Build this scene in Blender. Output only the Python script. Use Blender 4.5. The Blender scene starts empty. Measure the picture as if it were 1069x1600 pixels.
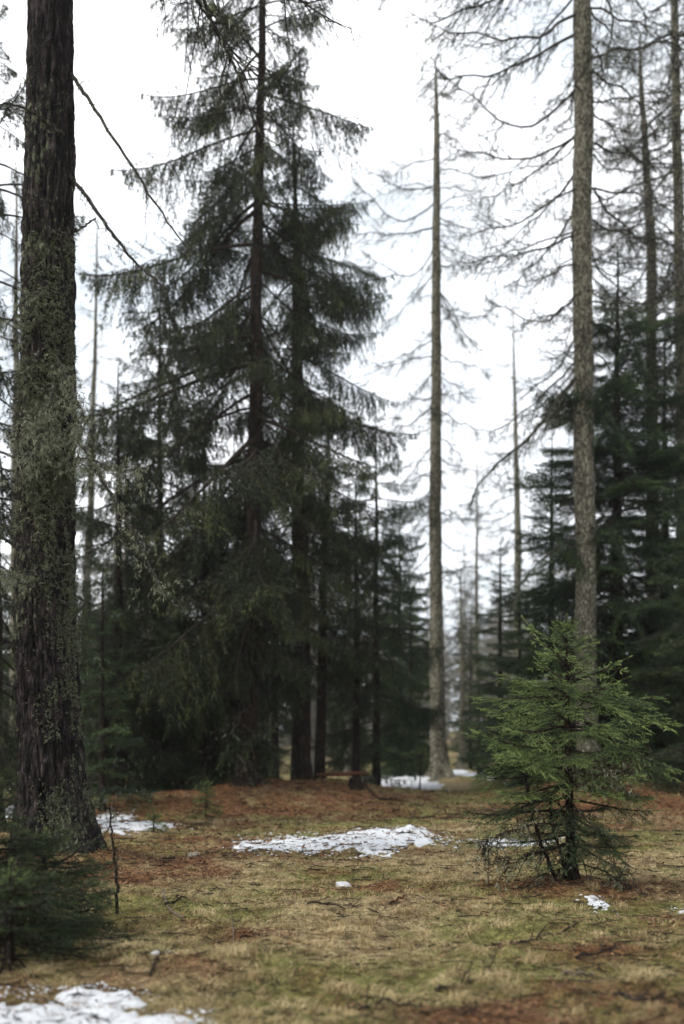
import bpy, math
import numpy as np
from mathutils import Matrix, Vector, Euler

S = bpy.context.scene
COL = S.collection
R = math.radians
PI = math.pi

# ------------------------------------------------------------------ camera, world, sun, exposure
CAM_H, FPX, HOR, CX = 1.5, 1556.0, 1160.0, 534.5
cam_d = bpy.data.cameras.new("camera")
cam_d.sensor_fit = 'VERTICAL'; cam_d.sensor_height = 36.0; cam_d.sensor_width = 24.0
cam_d.lens = 35.0; cam_d.shift_y = 0.225
cam_d.clip_start = 0.1; cam_d.clip_end = 2000
cam_d.dof.use_dof = True; cam_d.dof.focus_distance = 10.6; cam_d.dof.aperture_fstop = 0.76
cam = bpy.data.objects.new("camera", cam_d); COL.objects.link(cam)
cam.location = (0, 0, CAM_H); cam.rotation_euler = (R(90), 0, 0)
S.camera = cam

SUN_EL, SUN_AZ = 50.0, 245.0          # overcast: the sun only a soft brightening behind and left of the camera
world = bpy.data.worlds.new("World"); S.world = world; world.use_nodes = True
nt = world.node_tree; nt.nodes.clear()
wo = nt.nodes.new('ShaderNodeOutputWorld'); bg = nt.nodes.new('ShaderNodeBackground')
sky = nt.nodes.new('ShaderNodeTexSky'); sky.sky_type = 'NISHITA'; sky.sun_disc = False
sky.sun_elevation = R(SUN_EL); sky.sun_rotation = R(SUN_AZ)
tc = nt.nodes.new('ShaderNodeTexCoord'); mp = nt.nodes.new('ShaderNodeMapping')
mp.inputs['Scale'].default_value = (1.3, 1.3, 3.2)
nz = nt.nodes.new('ShaderNodeTexNoise'); nz.inputs['Scale'].default_value = 1.6; nz.inputs['Detail'].default_value = 4
cr = nt.nodes.new('ShaderNodeValToRGB')
cr.color_ramp.elements[0].position = 0.42; cr.color_ramp.elements[0].color = (4.3, 4.65, 5.0, 1)
cr.color_ramp.elements[1].position = 0.6; cr.color_ramp.elements[1].color = (7.8, 7.95, 8.15, 1)
mx = nt.nodes.new('ShaderNodeMix'); mx.data_type = 'RGBA'; mx.inputs['Factor'].default_value = 0.93
nt.links.new(tc.outputs['Generated'], mp.inputs['Vector']); nt.links.new(mp.outputs[0], nz.inputs['Vector'])
nt.links.new(nz.outputs['Fac'], cr.inputs[0])
nt.links.new(sky.outputs[0], mx.inputs[6]); nt.links.new(cr.outputs[0], mx.inputs[7])
nt.links.new(mx.outputs[2], bg.inputs[0]); nt.links.new(bg.outputs[0], wo.inputs[0])
bg.inputs[1].default_value = 0.1

sun_d = bpy.data.lights.new("sun", 'SUN'); sun_d.energy = 1.5; sun_d.angle = R(14); sun_d.color = (1.0, 0.95, 0.88)
sun = bpy.data.objects.new("sun", sun_d); COL.objects.link(sun)
az = R(SUN_AZ)
sdir = Vector((math.sin(az) * math.cos(R(SUN_EL)), math.cos(az) * math.cos(R(SUN_EL)), math.sin(R(SUN_EL))))
sun.rotation_euler = sdir.to_track_quat('Z', 'Y').to_euler()

S.view_settings.view_transform = 'Standard'; S.view_settings.look = 'None'
S.view_settings.exposure = 1.27; S.view_settings.gamma = 1.0; S.view_settings.use_curve_mapping = False
cy = S.cycles
cy.max_bounces = 5; cy.diffuse_bounces = 2; cy.glossy_bounces = 1; cy.transmission_bounces = 2
cy.volume_bounces = 1; cy.transparent_max_bounces = 4
cy.use_denoising = True

# ------------------------------------------------------------------ noise
def _h(ix, iy, iz, s):
    n = (ix.astype(np.int64) * 374761393 + iy.astype(np.int64) * 668265263 + iz.astype(np.int64) * 2147483647 + s * 974711) & 0xffffffff
    n = ((n ^ (n >> 13)) * 1274126177) & 0xffffffff
    n = n ^ (n >> 16)
    return (n & 0xffffff) / float(0xffffff)
def vnoise(x, y, z=None, s=0):
    x = np.asarray(x, float); y = np.asarray(y, float)
    z = np.zeros_like(x) if z is None else np.asarray(z, float)
    x, y, z = np.broadcast_arrays(x, y, z)
    ix, iy, iz = np.floor(x), np.floor(y), np.floor(z)
    fx, fy, fz = x - ix, y - iy, z - iz
    fx = fx * fx * (3 - 2 * fx); fy = fy * fy * (3 - 2 * fy); fz = fz * fz * (3 - 2 * fz)
    def c(a, b, d): return _h(ix + a, iy + b, iz + d, s)
    def lerp(a, b, t): return a + (b - a) * t
    return lerp(lerp(lerp(c(0,0,0), c(1,0,0), fx), lerp(c(0,1,0), c(1,1,0), fx), fy),
                lerp(lerp(c(0,0,1), c(1,0,1), fx), lerp(c(0,1,1), c(1,1,1), fx), fy), fz)
def fbm(x, y, z=None, s=0, o=4):
    t = 0; a = .5; f = 1; w = 0
    for i in range(o):
        t = t + a * vnoise(np.asarray(x) * f, np.asarray(y) * f, None if z is None else np.asarray(z) * f, s + i * 17)
        w += a; a *= .5; f *= 2.03
    return t / w
def smooth(a, b, x):
    t = np.clip((x - a) / (b - a), 0, 1); return t * t * (3 - 2 * t)

# ------------------------------------------------------------------ ground shape (used by everything that stands on it)
def PX(px, d): return (px - CX) / FPX * d
def DY(py): return CAM_H * FPX / (py - HOR)
def PZ(py, d): return CAM_H + (HOR - py) / FPX * d
MOUNDS = [(-2.3, 23.6, 1.9, 1.9, .5), (-.2, 25.5, 2.2, 1.6, .4), (6.3, 24.5, 2.2, 2.2, .5), (8.8, 26.0, 2.4, 2.2, .3),
          (-3.5, 12.3, 1.2, 1.1, .26), (-5.2, 22.0, 1.8, 1.5, .3), (2.35, 9.9, .9, .7, .06), (3.6, 36.2, 1.8, 1.6, .25),
          (-1.75, 9.2, .5, .35, .07), (5.3, 12.5, 2.0, 1.5, .1)]
def gz(x, y):
    x = np.asarray(x, float); y = np.asarray(y, float)
    z = (fbm(x * .16 + 3, y * .16, s=5, o=3) - .5) * .36 * smooth(4, 22, y)
    z = z + (fbm(x * .9, y * .9, s=9, o=4) - .5) * .24 + (fbm(x * 4.1, y * 4.1, s=12, o=3) - .5) * .07
    for cx, cy_, rx, ry, h in MOUNDS:
        z = z + h * np.exp(-(((x - cx) / rx) ** 2 + ((y - cy_) / ry) ** 2))
    z = z + smooth(60, 220, y) * 4.0
    return z
def G(x, y): return float(gz(np.array([x]), np.array([y]))[0])
# how much rust coloured needle litter lies at a point (0..1), how green, how thick the grass
LIT = [(-2.3, 22.5, 3.6, 3.4, 1.0), (-.4, 24.5, 3.4, 2.4, .8), (6.6, 22.5, 3.4, 4.4, .9), (.45, 10.6, .9, 1.0, .6), (-3.0, 12.0, 2.2, 2.0, .7),
       (2.4, 9.8, 1.4, .9, .55), (1.6, 6.0, 1.0, .6, .55), (-1.3, 14.2, 1.8, 1.5, .9), (-1.2, 6.9, .7, .5, .4), (2.4, 5.6, .9, .45, .5), (4.4, 14.5, 2.2, 1.2, .5),(-4.,18.,3.,2.5,.7), (2.3, 6.6, 1.5, .7, .7), (.7, 5.3, 1.0, .45, .6), (-.4, 7.6, .7, .5, .5), (4.6, 10.5, 1.6, 1.0, .6), (2.9, 8.2, .8, .5, .6)]
def litter(x, y):
    v = np.zeros_like(np.asarray(x, float))
    for cx, cy_, rx, ry, h in LIT:
        v = np.maximum(v, h * np.exp(-(((x - cx) / rx) ** 2 + ((y - cy_) / ry) ** 2) * .9))
    n = fbm(x * 1.1 + 7, y * 1.1, s=31, o=4)
    n2 = fbm(x * 4.0, y * 4.0, s=77, o=3)
    return np.clip(v * 1.25 + (n - .5) * 2.0 + (n2 - .5) * 1.2 + .02, 0, 1)
def green(x, y):
    return np.clip((fbm(x * .8 + 20, y * .8, s=51, o=4) - .5) * 3.6 + .56 + (fbm(x * 5, y * 5, s=52, o=2) - .5) * .8, 0, 1)

# snow patches: union of ellipses in world coordinates
def sn(px0, px1, py0, py1):
    d0, d1 = DY(py1), DY(py0); dm = (d0 + d1) / 2
    return (PX((px0 + px1) / 2, dm), dm, (px1 - px0) / 2 / FPX * dm, (d1 - d0) / 2)
SNOW = [
    ("wide thin patch of granular snow in the middle of the clearing", [sn(440, 705, 1298, 1328), sn(370, 560, 1310, 1336), sn(520, 630, 1305, 1336)], .045),
    ("snow patch in the bottom left corner, broken by grass", [sn(-120, 170, 1556, 1640), sn(100, 320, 1572, 1640), sn(80, 240, 1540, 1575)], .045),
    ("narrow snow patch beside the big lichen covered trunk", [sn(140, 275, 1288, 1304), sn(130, 205, 1274, 1294)], .045),
    ("snow patch on the ground around the tall bare larch in the gap", [sn(560, 690, 1216, 1240), sn(690, 760, 1206, 1224), sn(600, 700, 1208, 1222)], .06),
    ("small snow patch seen behind the young spruce", [sn(735, 880, 1309, 1326)], .04),
    ("remnant of crusty snow at the foot of the young spruce", [sn(912, 960, 1404, 1422), sn(905,940,1418,1430)], .03),
    ("little snow remnant at the right edge of the meadow", [sn(1045, 1085, 1419, 1430)], .03),
    ("snow lying far back under the dark spruces", [sn(300, 395, 1228, 1240), sn(395, 520, 1226, 1238)], .06),
    ("snow at the far left edge behind the big trunk", [sn(-60, 30, 1270, 1292)], .05),
]
def snow_mask(x, y, ells, fine=1.0):
    off = 0
    if len(ells) and ells[0][2] < .35: fine = 2.2; off = .3
    m = np.full(np.shape(x), -9.)
    for cx, cy_, rx, ry in ells:
        m = np.maximum(m, 1 - np.sqrt(((x - cx) / rx) ** 2 + ((y - cy_) / ry) ** 2))
    m = m * 1.6 + (fbm(x * 1.6, y * 1.3, s=91, o=4) - .5) * 1.3 + (fbm(x * 8, y * 6, s=92, o=4) - .5) * 2.0 * fine - off
    return m
def snow_any(x, y):
    m = np.full(np.shape(x), -9.)
    for l, e, t in SNOW: m = np.maximum(m, snow_mask(x, y, e))
    return m

# ------------------------------------------------------------------ mesh building
class MB:
    def __init__(s): s.ch = []; s.n = 0
    def add(s, v, f, mat=0, tint=None, smooth_=False):
        v = np.asarray(v, float).reshape(-1, 3); f = np.asarray(f)
        if len(f) == 0: return
        if tint is None: tint = np.full(len(f), .5)
        s.ch.append((v, f, mat, np.broadcast_to(np.asarray(tint, float), (len(f),)), smooth_))
    def tris(s, T, mat=0, tint=None):
        T = np.asarray(T, float)
        s.add(T.reshape(-1, 3), np.arange(len(T) * 3).reshape(-1, 3), mat, tint)
    def add_mb(s, o, M, tadd=0.0):
        M = np.array(M)
        for v, f, m, t, sm in o.ch:
            s.ch.append((v @ M[:3, :3].T + M[:3, 3], f, m, np.clip(t + tadd, 0, 1), sm))
    def only(s, mats):
        o = MB(); o.ch = [c for c in s.ch if c[2] in mats]; return o
    def mesh(s, name, mats):
        V = []; L = []; tot = []; mi = []; ti = []; sm = []; off = 0
        for v, f, m, t, q in s.ch:
            V.append(v); L.append((f + off).ravel()); tot.append(np.full(len(f), f.shape[1]))
            mi.append(np.full(len(f), m)); ti.append(t); sm.append(np.full(len(f), q)); off += len(v)
        me = bpy.data.meshes.new(name)
        if not V: return me
        V = np.concatenate(V); L = np.concatenate(L); tot = np.concatenate(tot)
        me.vertices.add(len(V)); me.vertices.foreach_set('co', V.astype(np.float32).ravel())
        me.loops.add(len(L)); me.loops.foreach_set('vertex_index', L.astype(np.int32))
        me.polygons.add(len(tot)); st = np.concatenate([[0], np.cumsum(tot)[:-1]])
        me.polygons.foreach_set('loop_start', st.astype(np.int32)); me.polygons.foreach_set('loop_total', tot.astype(np.int32))
        for m in mats: me.materials.append(m)
        me.polygons.foreach_set('material_index', np.concatenate(mi).astype(np.int32))
        me.polygons.foreach_set('use_smooth', np.concatenate(sm).astype(bool))
        a = me.attributes.new('tint', 'FLOAT', 'FACE'); a.data.foreach_set('value', np.concatenate(ti).astype(np.float32))
        me.update(calc_edges=True)
        return me

def obj(name, me, parent=None, loc=(0, 0, 0), rot=(0, 0, 0), sc=1.0, **kw):
    o = bpy.data.objects.new(name, me); COL.objects.link(o)
    if parent: o.parent = parent
    o.location = loc; o.rotation_euler = rot
    o.scale = (sc, sc, sc) if isinstance(sc, (int, float)) else sc
    for k, v in kw.items():
        if v: o[k] = v
    return o

def nrm(v): return v / np.maximum(np.linalg.norm(v, axis=-1, keepdims=True), 1e-9)
def tubes(mb, P, Rd, sides=3, mat=0, tint=None, cap=False):
    P = np.asarray(P, float); Rd = np.asarray(Rd, float)
    if P.ndim == 2: P = P[None]; Rd = Rd[None]
    M, K, _ = P.shape
    T = np.empty_like(P); T[:, 1:-1] = P[:, 2:] - P[:, :-2]; T[:, 0] = P[:, 1] - P[:, 0]; T[:, -1] = P[:, -1] - P[:, -2]
    T = nrm(T)
    m = nrm(T.mean(1)); ref = np.where(np.abs(m[:, 2:3]) > .8, np.array([[1., 0, 0]]), np.array([[0, 0, 1.]]))[:, None, :]
    U = nrm(np.cross(T, np.broadcast_to(ref, T.shape))); W = np.cross(T, U)
    a = np.arange(sides) * 2 * PI / sides
    V = P[:, :, None, :] + Rd[:, :, None, None] * (U[:, :, None, :] * np.cos(a)[None, None, :, None] + W[:, :, None, :] * np.sin(a)[None, None, :, None])
    i = np.arange(M)[:, None, None] * K * sides; k = np.arange(K - 1)[None, :, None] * sides; j = np.arange(sides)[None, None, :]; j2 = (j + 1) % sides
    F = np.stack(np.broadcast_arrays(i + k + j, i + k + j2, i + k + sides + j2, i + k + sides + j), -1).reshape(-1, 4)
    if tint is not None and np.ndim(tint): tint = np.repeat(tint, (K - 1) * sides)
    mb.add(V.reshape(-1, 3), F, mat, tint, True)

def needles(mb, rng, P0, D, L, n, nl, nw, spread=.9, mat=1, tint=None, up=0.0):
    """M twiglets from P0 along D, each carrying n slim needle triangles"""
    M = len(P0)
    if M == 0: return
    t = rng.random((M, n)) ** .9
    base = P0[:, None] + D[:, None] * (L[:, None] * t)[..., None]
    rv = rng.normal(size=(M, n, 3)); rv[..., 2] += up
    Dn = D[:, None]
    side = nrm(rv - (rv * Dn).sum(-1, keepdims=True) * Dn)
    ang = spread * (.5 + rng.random((M, n, 1)) * .8)
    d = nrm(Dn * np.cos(ang) + side * np.sin(ang))
    ln = nl * (.6 + .8 * rng.random((M, n, 1)))
    wv = nrm(np.cross(d, rng.normal(size=(M, n, 3)))) * nw * .5
    T = np.stack([base - wv, base + wv, base + d * ln], 2).reshape(-1, 3, 3)
    if tint is None: tint = rng.random(M)
    tt = np.clip(np.repeat(tint, n) * .9 + rng.random(M * n) * .2 - .05, 0, 1)
    mb.tris(T, mat, tt)

# ------------------------------------------------------------------ materials
def mat(name, rough=.8, spec=.3):
    m = bpy.data.materials.new(name); m.use_nodes = True
    nt = m.node_tree; b = nt.nodes['Principled BSDF']
    b.inputs['Roughness'].default_value = rough; b.inputs['Specular IOR Level'].default_value = spec
    return m, nt, b
def ramp(nt, src, stops):
    r = nt.nodes.new('ShaderNodeValToRGB'); e = r.color_ramp.elements
    while len(e) < len(stops): e.new(.5)
    for k, (p, c) in enumerate(stops):
        e[k].position = p; e[k].color = (*c, 1)
    nt.links.new(src, r.inputs[0]); return r.outputs[0]
def noise(nt, scale, detail=4, vec=None, rough=.55):
    n = nt.nodes.new('ShaderNodeTexNoise'); n.inputs['Scale'].default_value = scale; n.inputs['Detail'].default_value = detail
    n.inputs['Roughness'].default_value = rough
    if vec is not None: nt.links.new(vec, n.inputs['Vector'])
    return n.outputs['Fac']
def mapped(nt, sc, kind='Object'):
    t = nt.nodes.new('ShaderNodeTexCoord'); m = nt.nodes.new('ShaderNodeMapping'); m.inputs['Scale'].default_value = sc
    nt.links.new(t.outputs[kind], m.inputs[0]); return m.outputs[0]
def mix(nt, f, a, b, mode='MIX'):
    m = nt.nodes.new('ShaderNodeMix'); m.data_type = 'RGBA'; m.blend_type = mode
    for v, i in ((f, 0), (a, 6), (b, 7)):
        if isinstance(v, (int, float)): m.inputs[i].default_value = v
        elif isinstance(v, tuple): m.inputs[i].default_value = (*v, 1)
        else: nt.links.new(v, m.inputs[i])
    return m.outputs[2]
def attr(nt, n):
    a = nt.nodes.new('ShaderNodeAttribute'); a.attribute_name = n; return a.outputs['Fac']
def bump(nt, b, h, strength, dist):
    n = nt.nodes.new('ShaderNodeBump'); n.inputs['Strength'].default_value = strength; n.inputs['Distance'].default_value = dist
    nt.links.new(h, n.inputs['Height']); nt.links.new(n.outputs[0], b.inputs['Normal'])
def maths(nt, op, a, b=None, c=None):
    m = nt.nodes.new('ShaderNodeMath'); m.operation = op
    for i, v in enumerate((a, b, c)):
        if v is None: continue
        if isinstance(v, (int, float)): m.inputs[i].default_value = v
        else: nt.links.new(v, m.inputs[i])
    return m.outputs[0]

def leaf_mat(name, c0, c1, c2, transl=.25, rough=.55):
    m, nt, b = mat(name, rough, .35)
    oi = nt.nodes.new('ShaderNodeObjectInfo')
    f = maths(nt, 'ADD', maths(nt, 'MULTIPLY', attr(nt, 'tint'), .8), maths(nt, 'MULTIPLY', oi.outputs['Random'], .2))
    c = ramp(nt, f, [(0, c0), (.55, c1), (1, c2)])
    nt.links.new(c, b.inputs['Base Color'])
    tr = nt.nodes.new('ShaderNodeBsdfTranslucent'); nt.links.new(c, tr.inputs[0])
    ms = nt.nodes.new('ShaderNodeMixShader'); ms.inputs[0].default_value = transl
    out = nt.nodes['Material Output']
    nt.links.new(b.outputs[0], ms.inputs[1]); nt.links.new(tr.outputs[0], ms.inputs[2]); nt.links.new(ms.outputs[0], out.inputs[0])
    return m
M_NEEDLE = leaf_mat('spruce_needles', (.004, .008, .003), (.017, .030, .009), (.095, .135, .036))
M_NEEDLE_OLIVE = leaf_mat('olive_needles', (.005, .008, .003), (.020, .029, .009), (.12, .14, .04))
M_NEEDLE_YOUNG = leaf_mat('young_needles', (.012, .024, .009), (.095, .145, .040), (.38, .46, .15))
M_NEEDLE_DEEP = leaf_mat('deep_green_needles', (.005, .013, .005), (.022, .046, .015), (.11, .17, .048))
M_DEADTWIG = leaf_mat('rusty_dead_needles', (.09, .04, .02), (.16, .075, .035), (.26, .14, .07), .1)
M_LICHEN = leaf_mat('grey_green_lichen', (.10, .115, .075), (.19, .205, .135), (.32, .33, .23), .15, .9)

def bark_mat(name, c0, c1, c2, lich, lc, sc=1.0, patch=.5):
    m, nt, b = mat(name, .9, .15)
    v = mapped(nt, (7 * sc, 7 * sc, 1.5 * sc))
    n1 = noise(nt, 2.2, 6, v, .65)
    c = ramp(nt, n1, [(.34, c0), (.5, c1), (.68, c2)])
    v2 = mapped(nt, (1, 1, .6))
    n2 = noise(nt, 18 * sc, 5, v2, .75); n3 = noise(nt, 1.1, 3, v2)
    f = maths(nt, 'ADD', n2, maths(nt, 'MULTIPLY', maths(nt, 'SUBTRACT', n3, .5), patch))
    fr = nt.nodes.new('ShaderNodeMapRange'); fr.inputs['From Min'].default_value = .62 - lich * .2; fr.inputs['From Max'].default_value = .68 - lich * .2
    nt.links.new(f, fr.inputs[0])
    lcol = ramp(nt, noise(nt, 30, 3, v2), [(.3, tuple(x * .6 for x in lc)), (.7, lc)])
    c = mix(nt, fr.outputs[0], c, lcol)
    vo = nt.nodes.new('ShaderNodeTexVoronoi'); vo.feature = 'DISTANCE_TO_EDGE'; vo.inputs['Scale'].default_value = 1.0
    vm = mapped(nt, (15 * sc, 15 * sc, 4.2 * sc)); wv = nt.nodes.new('ShaderNodeMix'); wv.data_type = 'RGBA'; wv.inputs[0].default_value = .35
    nn_ = nt.nodes.new('ShaderNodeTexNoise'); nn_.inputs['Scale'].default_value = 1.3; nt.links.new(vm, nn_.inputs['Vector'])
    ad = nt.nodes.new('ShaderNodeVectorMath'); ad.operation = 'MULTIPLY_ADD'; ad.inputs[1].default_value = (1.6, 1.6, 1.6)
    nt.links.new(nn_.outputs['Color'], ad.inputs[0]); nt.links.new(vm, ad.inputs[2]); nt.links.new(ad.outputs[0], vo.inputs['Vector'])
    crk = nt.nodes.new('ShaderNodeMapRange'); crk.inputs['From Max'].default_value = .16; nt.links.new(vo.outputs['Distance'], crk.inputs[0])
    c = mix(nt, crk.outputs[0], mix(nt, .8, c, (.18, .16, .15), 'MULTIPLY'), c)
    nt.links.new(c, b.inputs['Base Color'])
    bump(nt, b, maths(nt, 'ADD', maths(nt, 'ADD', n1, maths(nt, 'MULTIPLY', fr.outputs[0], .25)), maths(nt, 'MULTIPLY', crk.outputs[0], .5)), 1.0, .05)
    return m
M_BARK_OLD = bark_mat('old_larch_bark', (.005, .004, .004), (.020, .015, .015), (.08, .06, .058), .24, (.15, .16, .10), 1.0, .9)
M_BARK_LARCH = bark_mat('lichen_speckled_bark', (.025, .021, .017), (.11, .095, .075), (.21, .185, .145), .8, (.36, .34, .25), 1.0, .3)
M_BARK_SPRUCE = bark_mat('spruce_bark', (.008, .006, .005), (.024, .015, .011), (.055, .032, .022), .05, (.10, .11, .07), 1.2)
M_WOOD = bark_mat('twig_wood', (.022, .016, .013), (.05, .036, .028), (.09, .07, .055), .2, (.15, .155, .11), 2.5)
M_LIMB = bark_mat('bare_limb_bark', (.035, .03, .026), (.075, .065, .055), (.13, .115, .095), .45, (.2, .2, .15), 2.5)
M_STICK = bark_mat('fallen_stick_wood', (.05, .035, .022), (.12, .085, .055), (.22, .17, .12), .1, (.2, .2, .15), 3)
M_SNOWT, _nt, _b = mat('snow_on_twigs', .7, .2); _b.inputs['Base Color'].default_value = (.55, .58, .61, 1)

M_HAZE_LIMB = bark_mat('haze_paled_lichen_twigs', (.20, .18, .15), (.32, .29, .24), (.44, .41, .34), .5, (.46, .44, .36), 1.5)  # far larches: lichened bark, its colour lightened further to paint in distant haze
# ------------------------------------------------------------------ haze, ground, snow
bm_v = np.array([[x, y, z] for z in (-6, 45) for x in (-262, 262) for y in (-42, 262)], float)
hz = MB(); hz.add(bm_v, np.array([[0, 1, 3, 2], [4, 6, 7, 5], [0, 4, 5, 1], [2, 3, 7, 6], [0, 2, 6, 4], [1, 5, 7, 3]]))
mh = bpy.data.materials.new('haze_air'); mh.use_nodes = True; t_ = mh.node_tree; t_.nodes.clear()
ho = t_.nodes.new('ShaderNodeOutputMaterial'); pv = t_.nodes.new('ShaderNodeVolumePrincipled')
pv.inputs['Density'].default_value = .00034; pv.inputs['Color'].default_value = (.93, .95, .97, 1); pv.inputs['Anisotropy'].default_value = .25
t_.links.new(pv.outputs[0], ho.inputs['Volume'])
obj('haze', hz.mesh('haze', [mh]), kind='stuff', label='thin pale mist hanging between the trees')

def axis(segs):
    out = [segs[0][0]]
    for a, b, s0, s1 in segs:
        x = a; n = max(2, int(abs(b - a) / ((s0 + s1) / 2)))
        w = np.linspace(s0, s1, n); w = w / w.sum() * (b - a)
        out += list(a + np.cumsum(w))
    return np.array(out)
gx = axis([(-255, -40, 20, 4), (-40, -9, 3, .3), (-9, -3, .16, .07), (-3, 3, .06, .06), (3, 9, .07, .16), (9, 40, .3, 3), (40, 255, 4, 20)])
gy = axis([(-38, 3, 4, .4), (3, 5, .2, .06), (5, 12, .045, .07), (12, 30, .08, .18), (30, 60, .25, 1.5), (60, 255, 2, 14)])
X, Y = np.meshgrid(gx, gy); Z = gz(X, Y)
nx, ny = len(gx), len(gy)
idx = np.arange(nx * ny).reshape(ny, nx)
F = np.stack([idx[:-1, :-1], idx[:-1, 1:], idx[1:, 1:], idx[1:, :-1]], -1).reshape(-1, 4)
gm = MB(); gm.add(np.stack([X, Y, Z], -1), F, 0, None, True)
m, nt, b = mat('forest_floor', .95, .1)
li, gr = attr(nt, 'litter'), attr(nt, 'green')
po = mapped(nt, (1, 1, 1))
fine = noise(nt, 60, 5, po, .75); mid = noise(nt, 14, 5, po, .7)
f2 = maths(nt, 'ADD', maths(nt, 'MULTIPLY', fine, .6), maths(nt, 'MULTIPLY', mid, .4))
straw = ramp(nt, f2, [(.38, (.035, .024, .012)), (.49, (.20, .15, .075)), (.58, (.50, .41, .24))])
grass_c = ramp(nt, f2, [(.38, (.02, .02, .008)), (.5, (.13, .13, .042)), (.6, (.30, .28, .10))])
rust = ramp(nt, f2, [(.38, (.014, .008, .004)), (.49, (.10, .046, .021)), (.58, (.27, .14, .065))])
c = mix(nt, gr, straw, grass_c); c = mix(nt, li, c, rust)
dk = ramp(nt, noise(nt, 5.5, 5, po, .7), [(.38, (.28, .25, .23)), (.52, (1, 1, 1))])
c = mix(nt, .75, c, dk, 'MULTIPLY')
nt.links.new(c, b.inputs['Base Color']); bump(nt, b, f2, 1.0, .04)
gme = gm.mesh('ground', [m])
for nme, fn in (('litter', litter), ('green', green)):
    a = gme.attributes.new(nme, 'FLOAT', 'POINT'); a.data.foreach_set('value', fn(X, Y).astype(np.float32).ravel())
obj('ground', gme, kind='structure')

m, nt, b = mat('old_granular_snow', .6, .25)
po = mapped(nt, (1, 1, 1))
s1 = noise(nt, 75, 4, po, .8); s2 = noise(nt, 9, 4, po)
sp = ramp(nt, maths(nt, 'ADD', maths(nt, 'MULTIPLY', s1, .8), maths(nt, 'MULTIPLY', maths(nt, 'SUBTRACT', s2, .12), .55)), [(.45, (.09, .07, .05)), (.52, (.40, .41, .42)), (.62, (.58, .60, .63))])
nt.links.new(sp, b.inputs['Base Color']); bump(nt, b, s1, .8, .015)
M_SNOW = m
for lab, ells, th in SNOW:
    x0 = min(e[0] - e[2] for e in ells) - .3; x1 = max(e[0] + e[2] for e in ells) + .3
    y0 = min(e[1] - e[3] for e in ells) - .3; y1 = max(e[1] + e[3] for e in ells) + .3
    st = .03 if y0 < 9 else (.04 if y0 < 20 else .09)
    xs = np.arange(x0, x1, st); ys = np.arange(y0, y1, st * 1.3)
    SX, SY = np.meshgrid(xs, ys); m_ = snow_mask(SX, SY, ells)
    SZ = gz(SX, SY) - .03 + (th + .02) * smooth(-.05, .9, m_) + (fbm(SX * 14, SY * 14, s=3, o=2) - .5) * .02
    ii = np.arange(SX.size).reshape(SX.shape)
    F = np.stack([ii[:-1, :-1], ii[:-1, 1:], ii[1:, 1:], ii[1:, :-1]], -1)
    keep = (m_[:-1, :-1] > -.15); F = F[keep]
    used, inv = np.unique(F, return_inverse=True)
    V = np.stack([SX, SY, SZ], -1).reshape(-1, 3)[used]
    q = MB(); q.add(V, inv.reshape(-1, 4), 0, None, True)
    obj('snow_patch', q.mesh('snow_patch', [M_SNOW]), kind='structure', label=lab)

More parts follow.
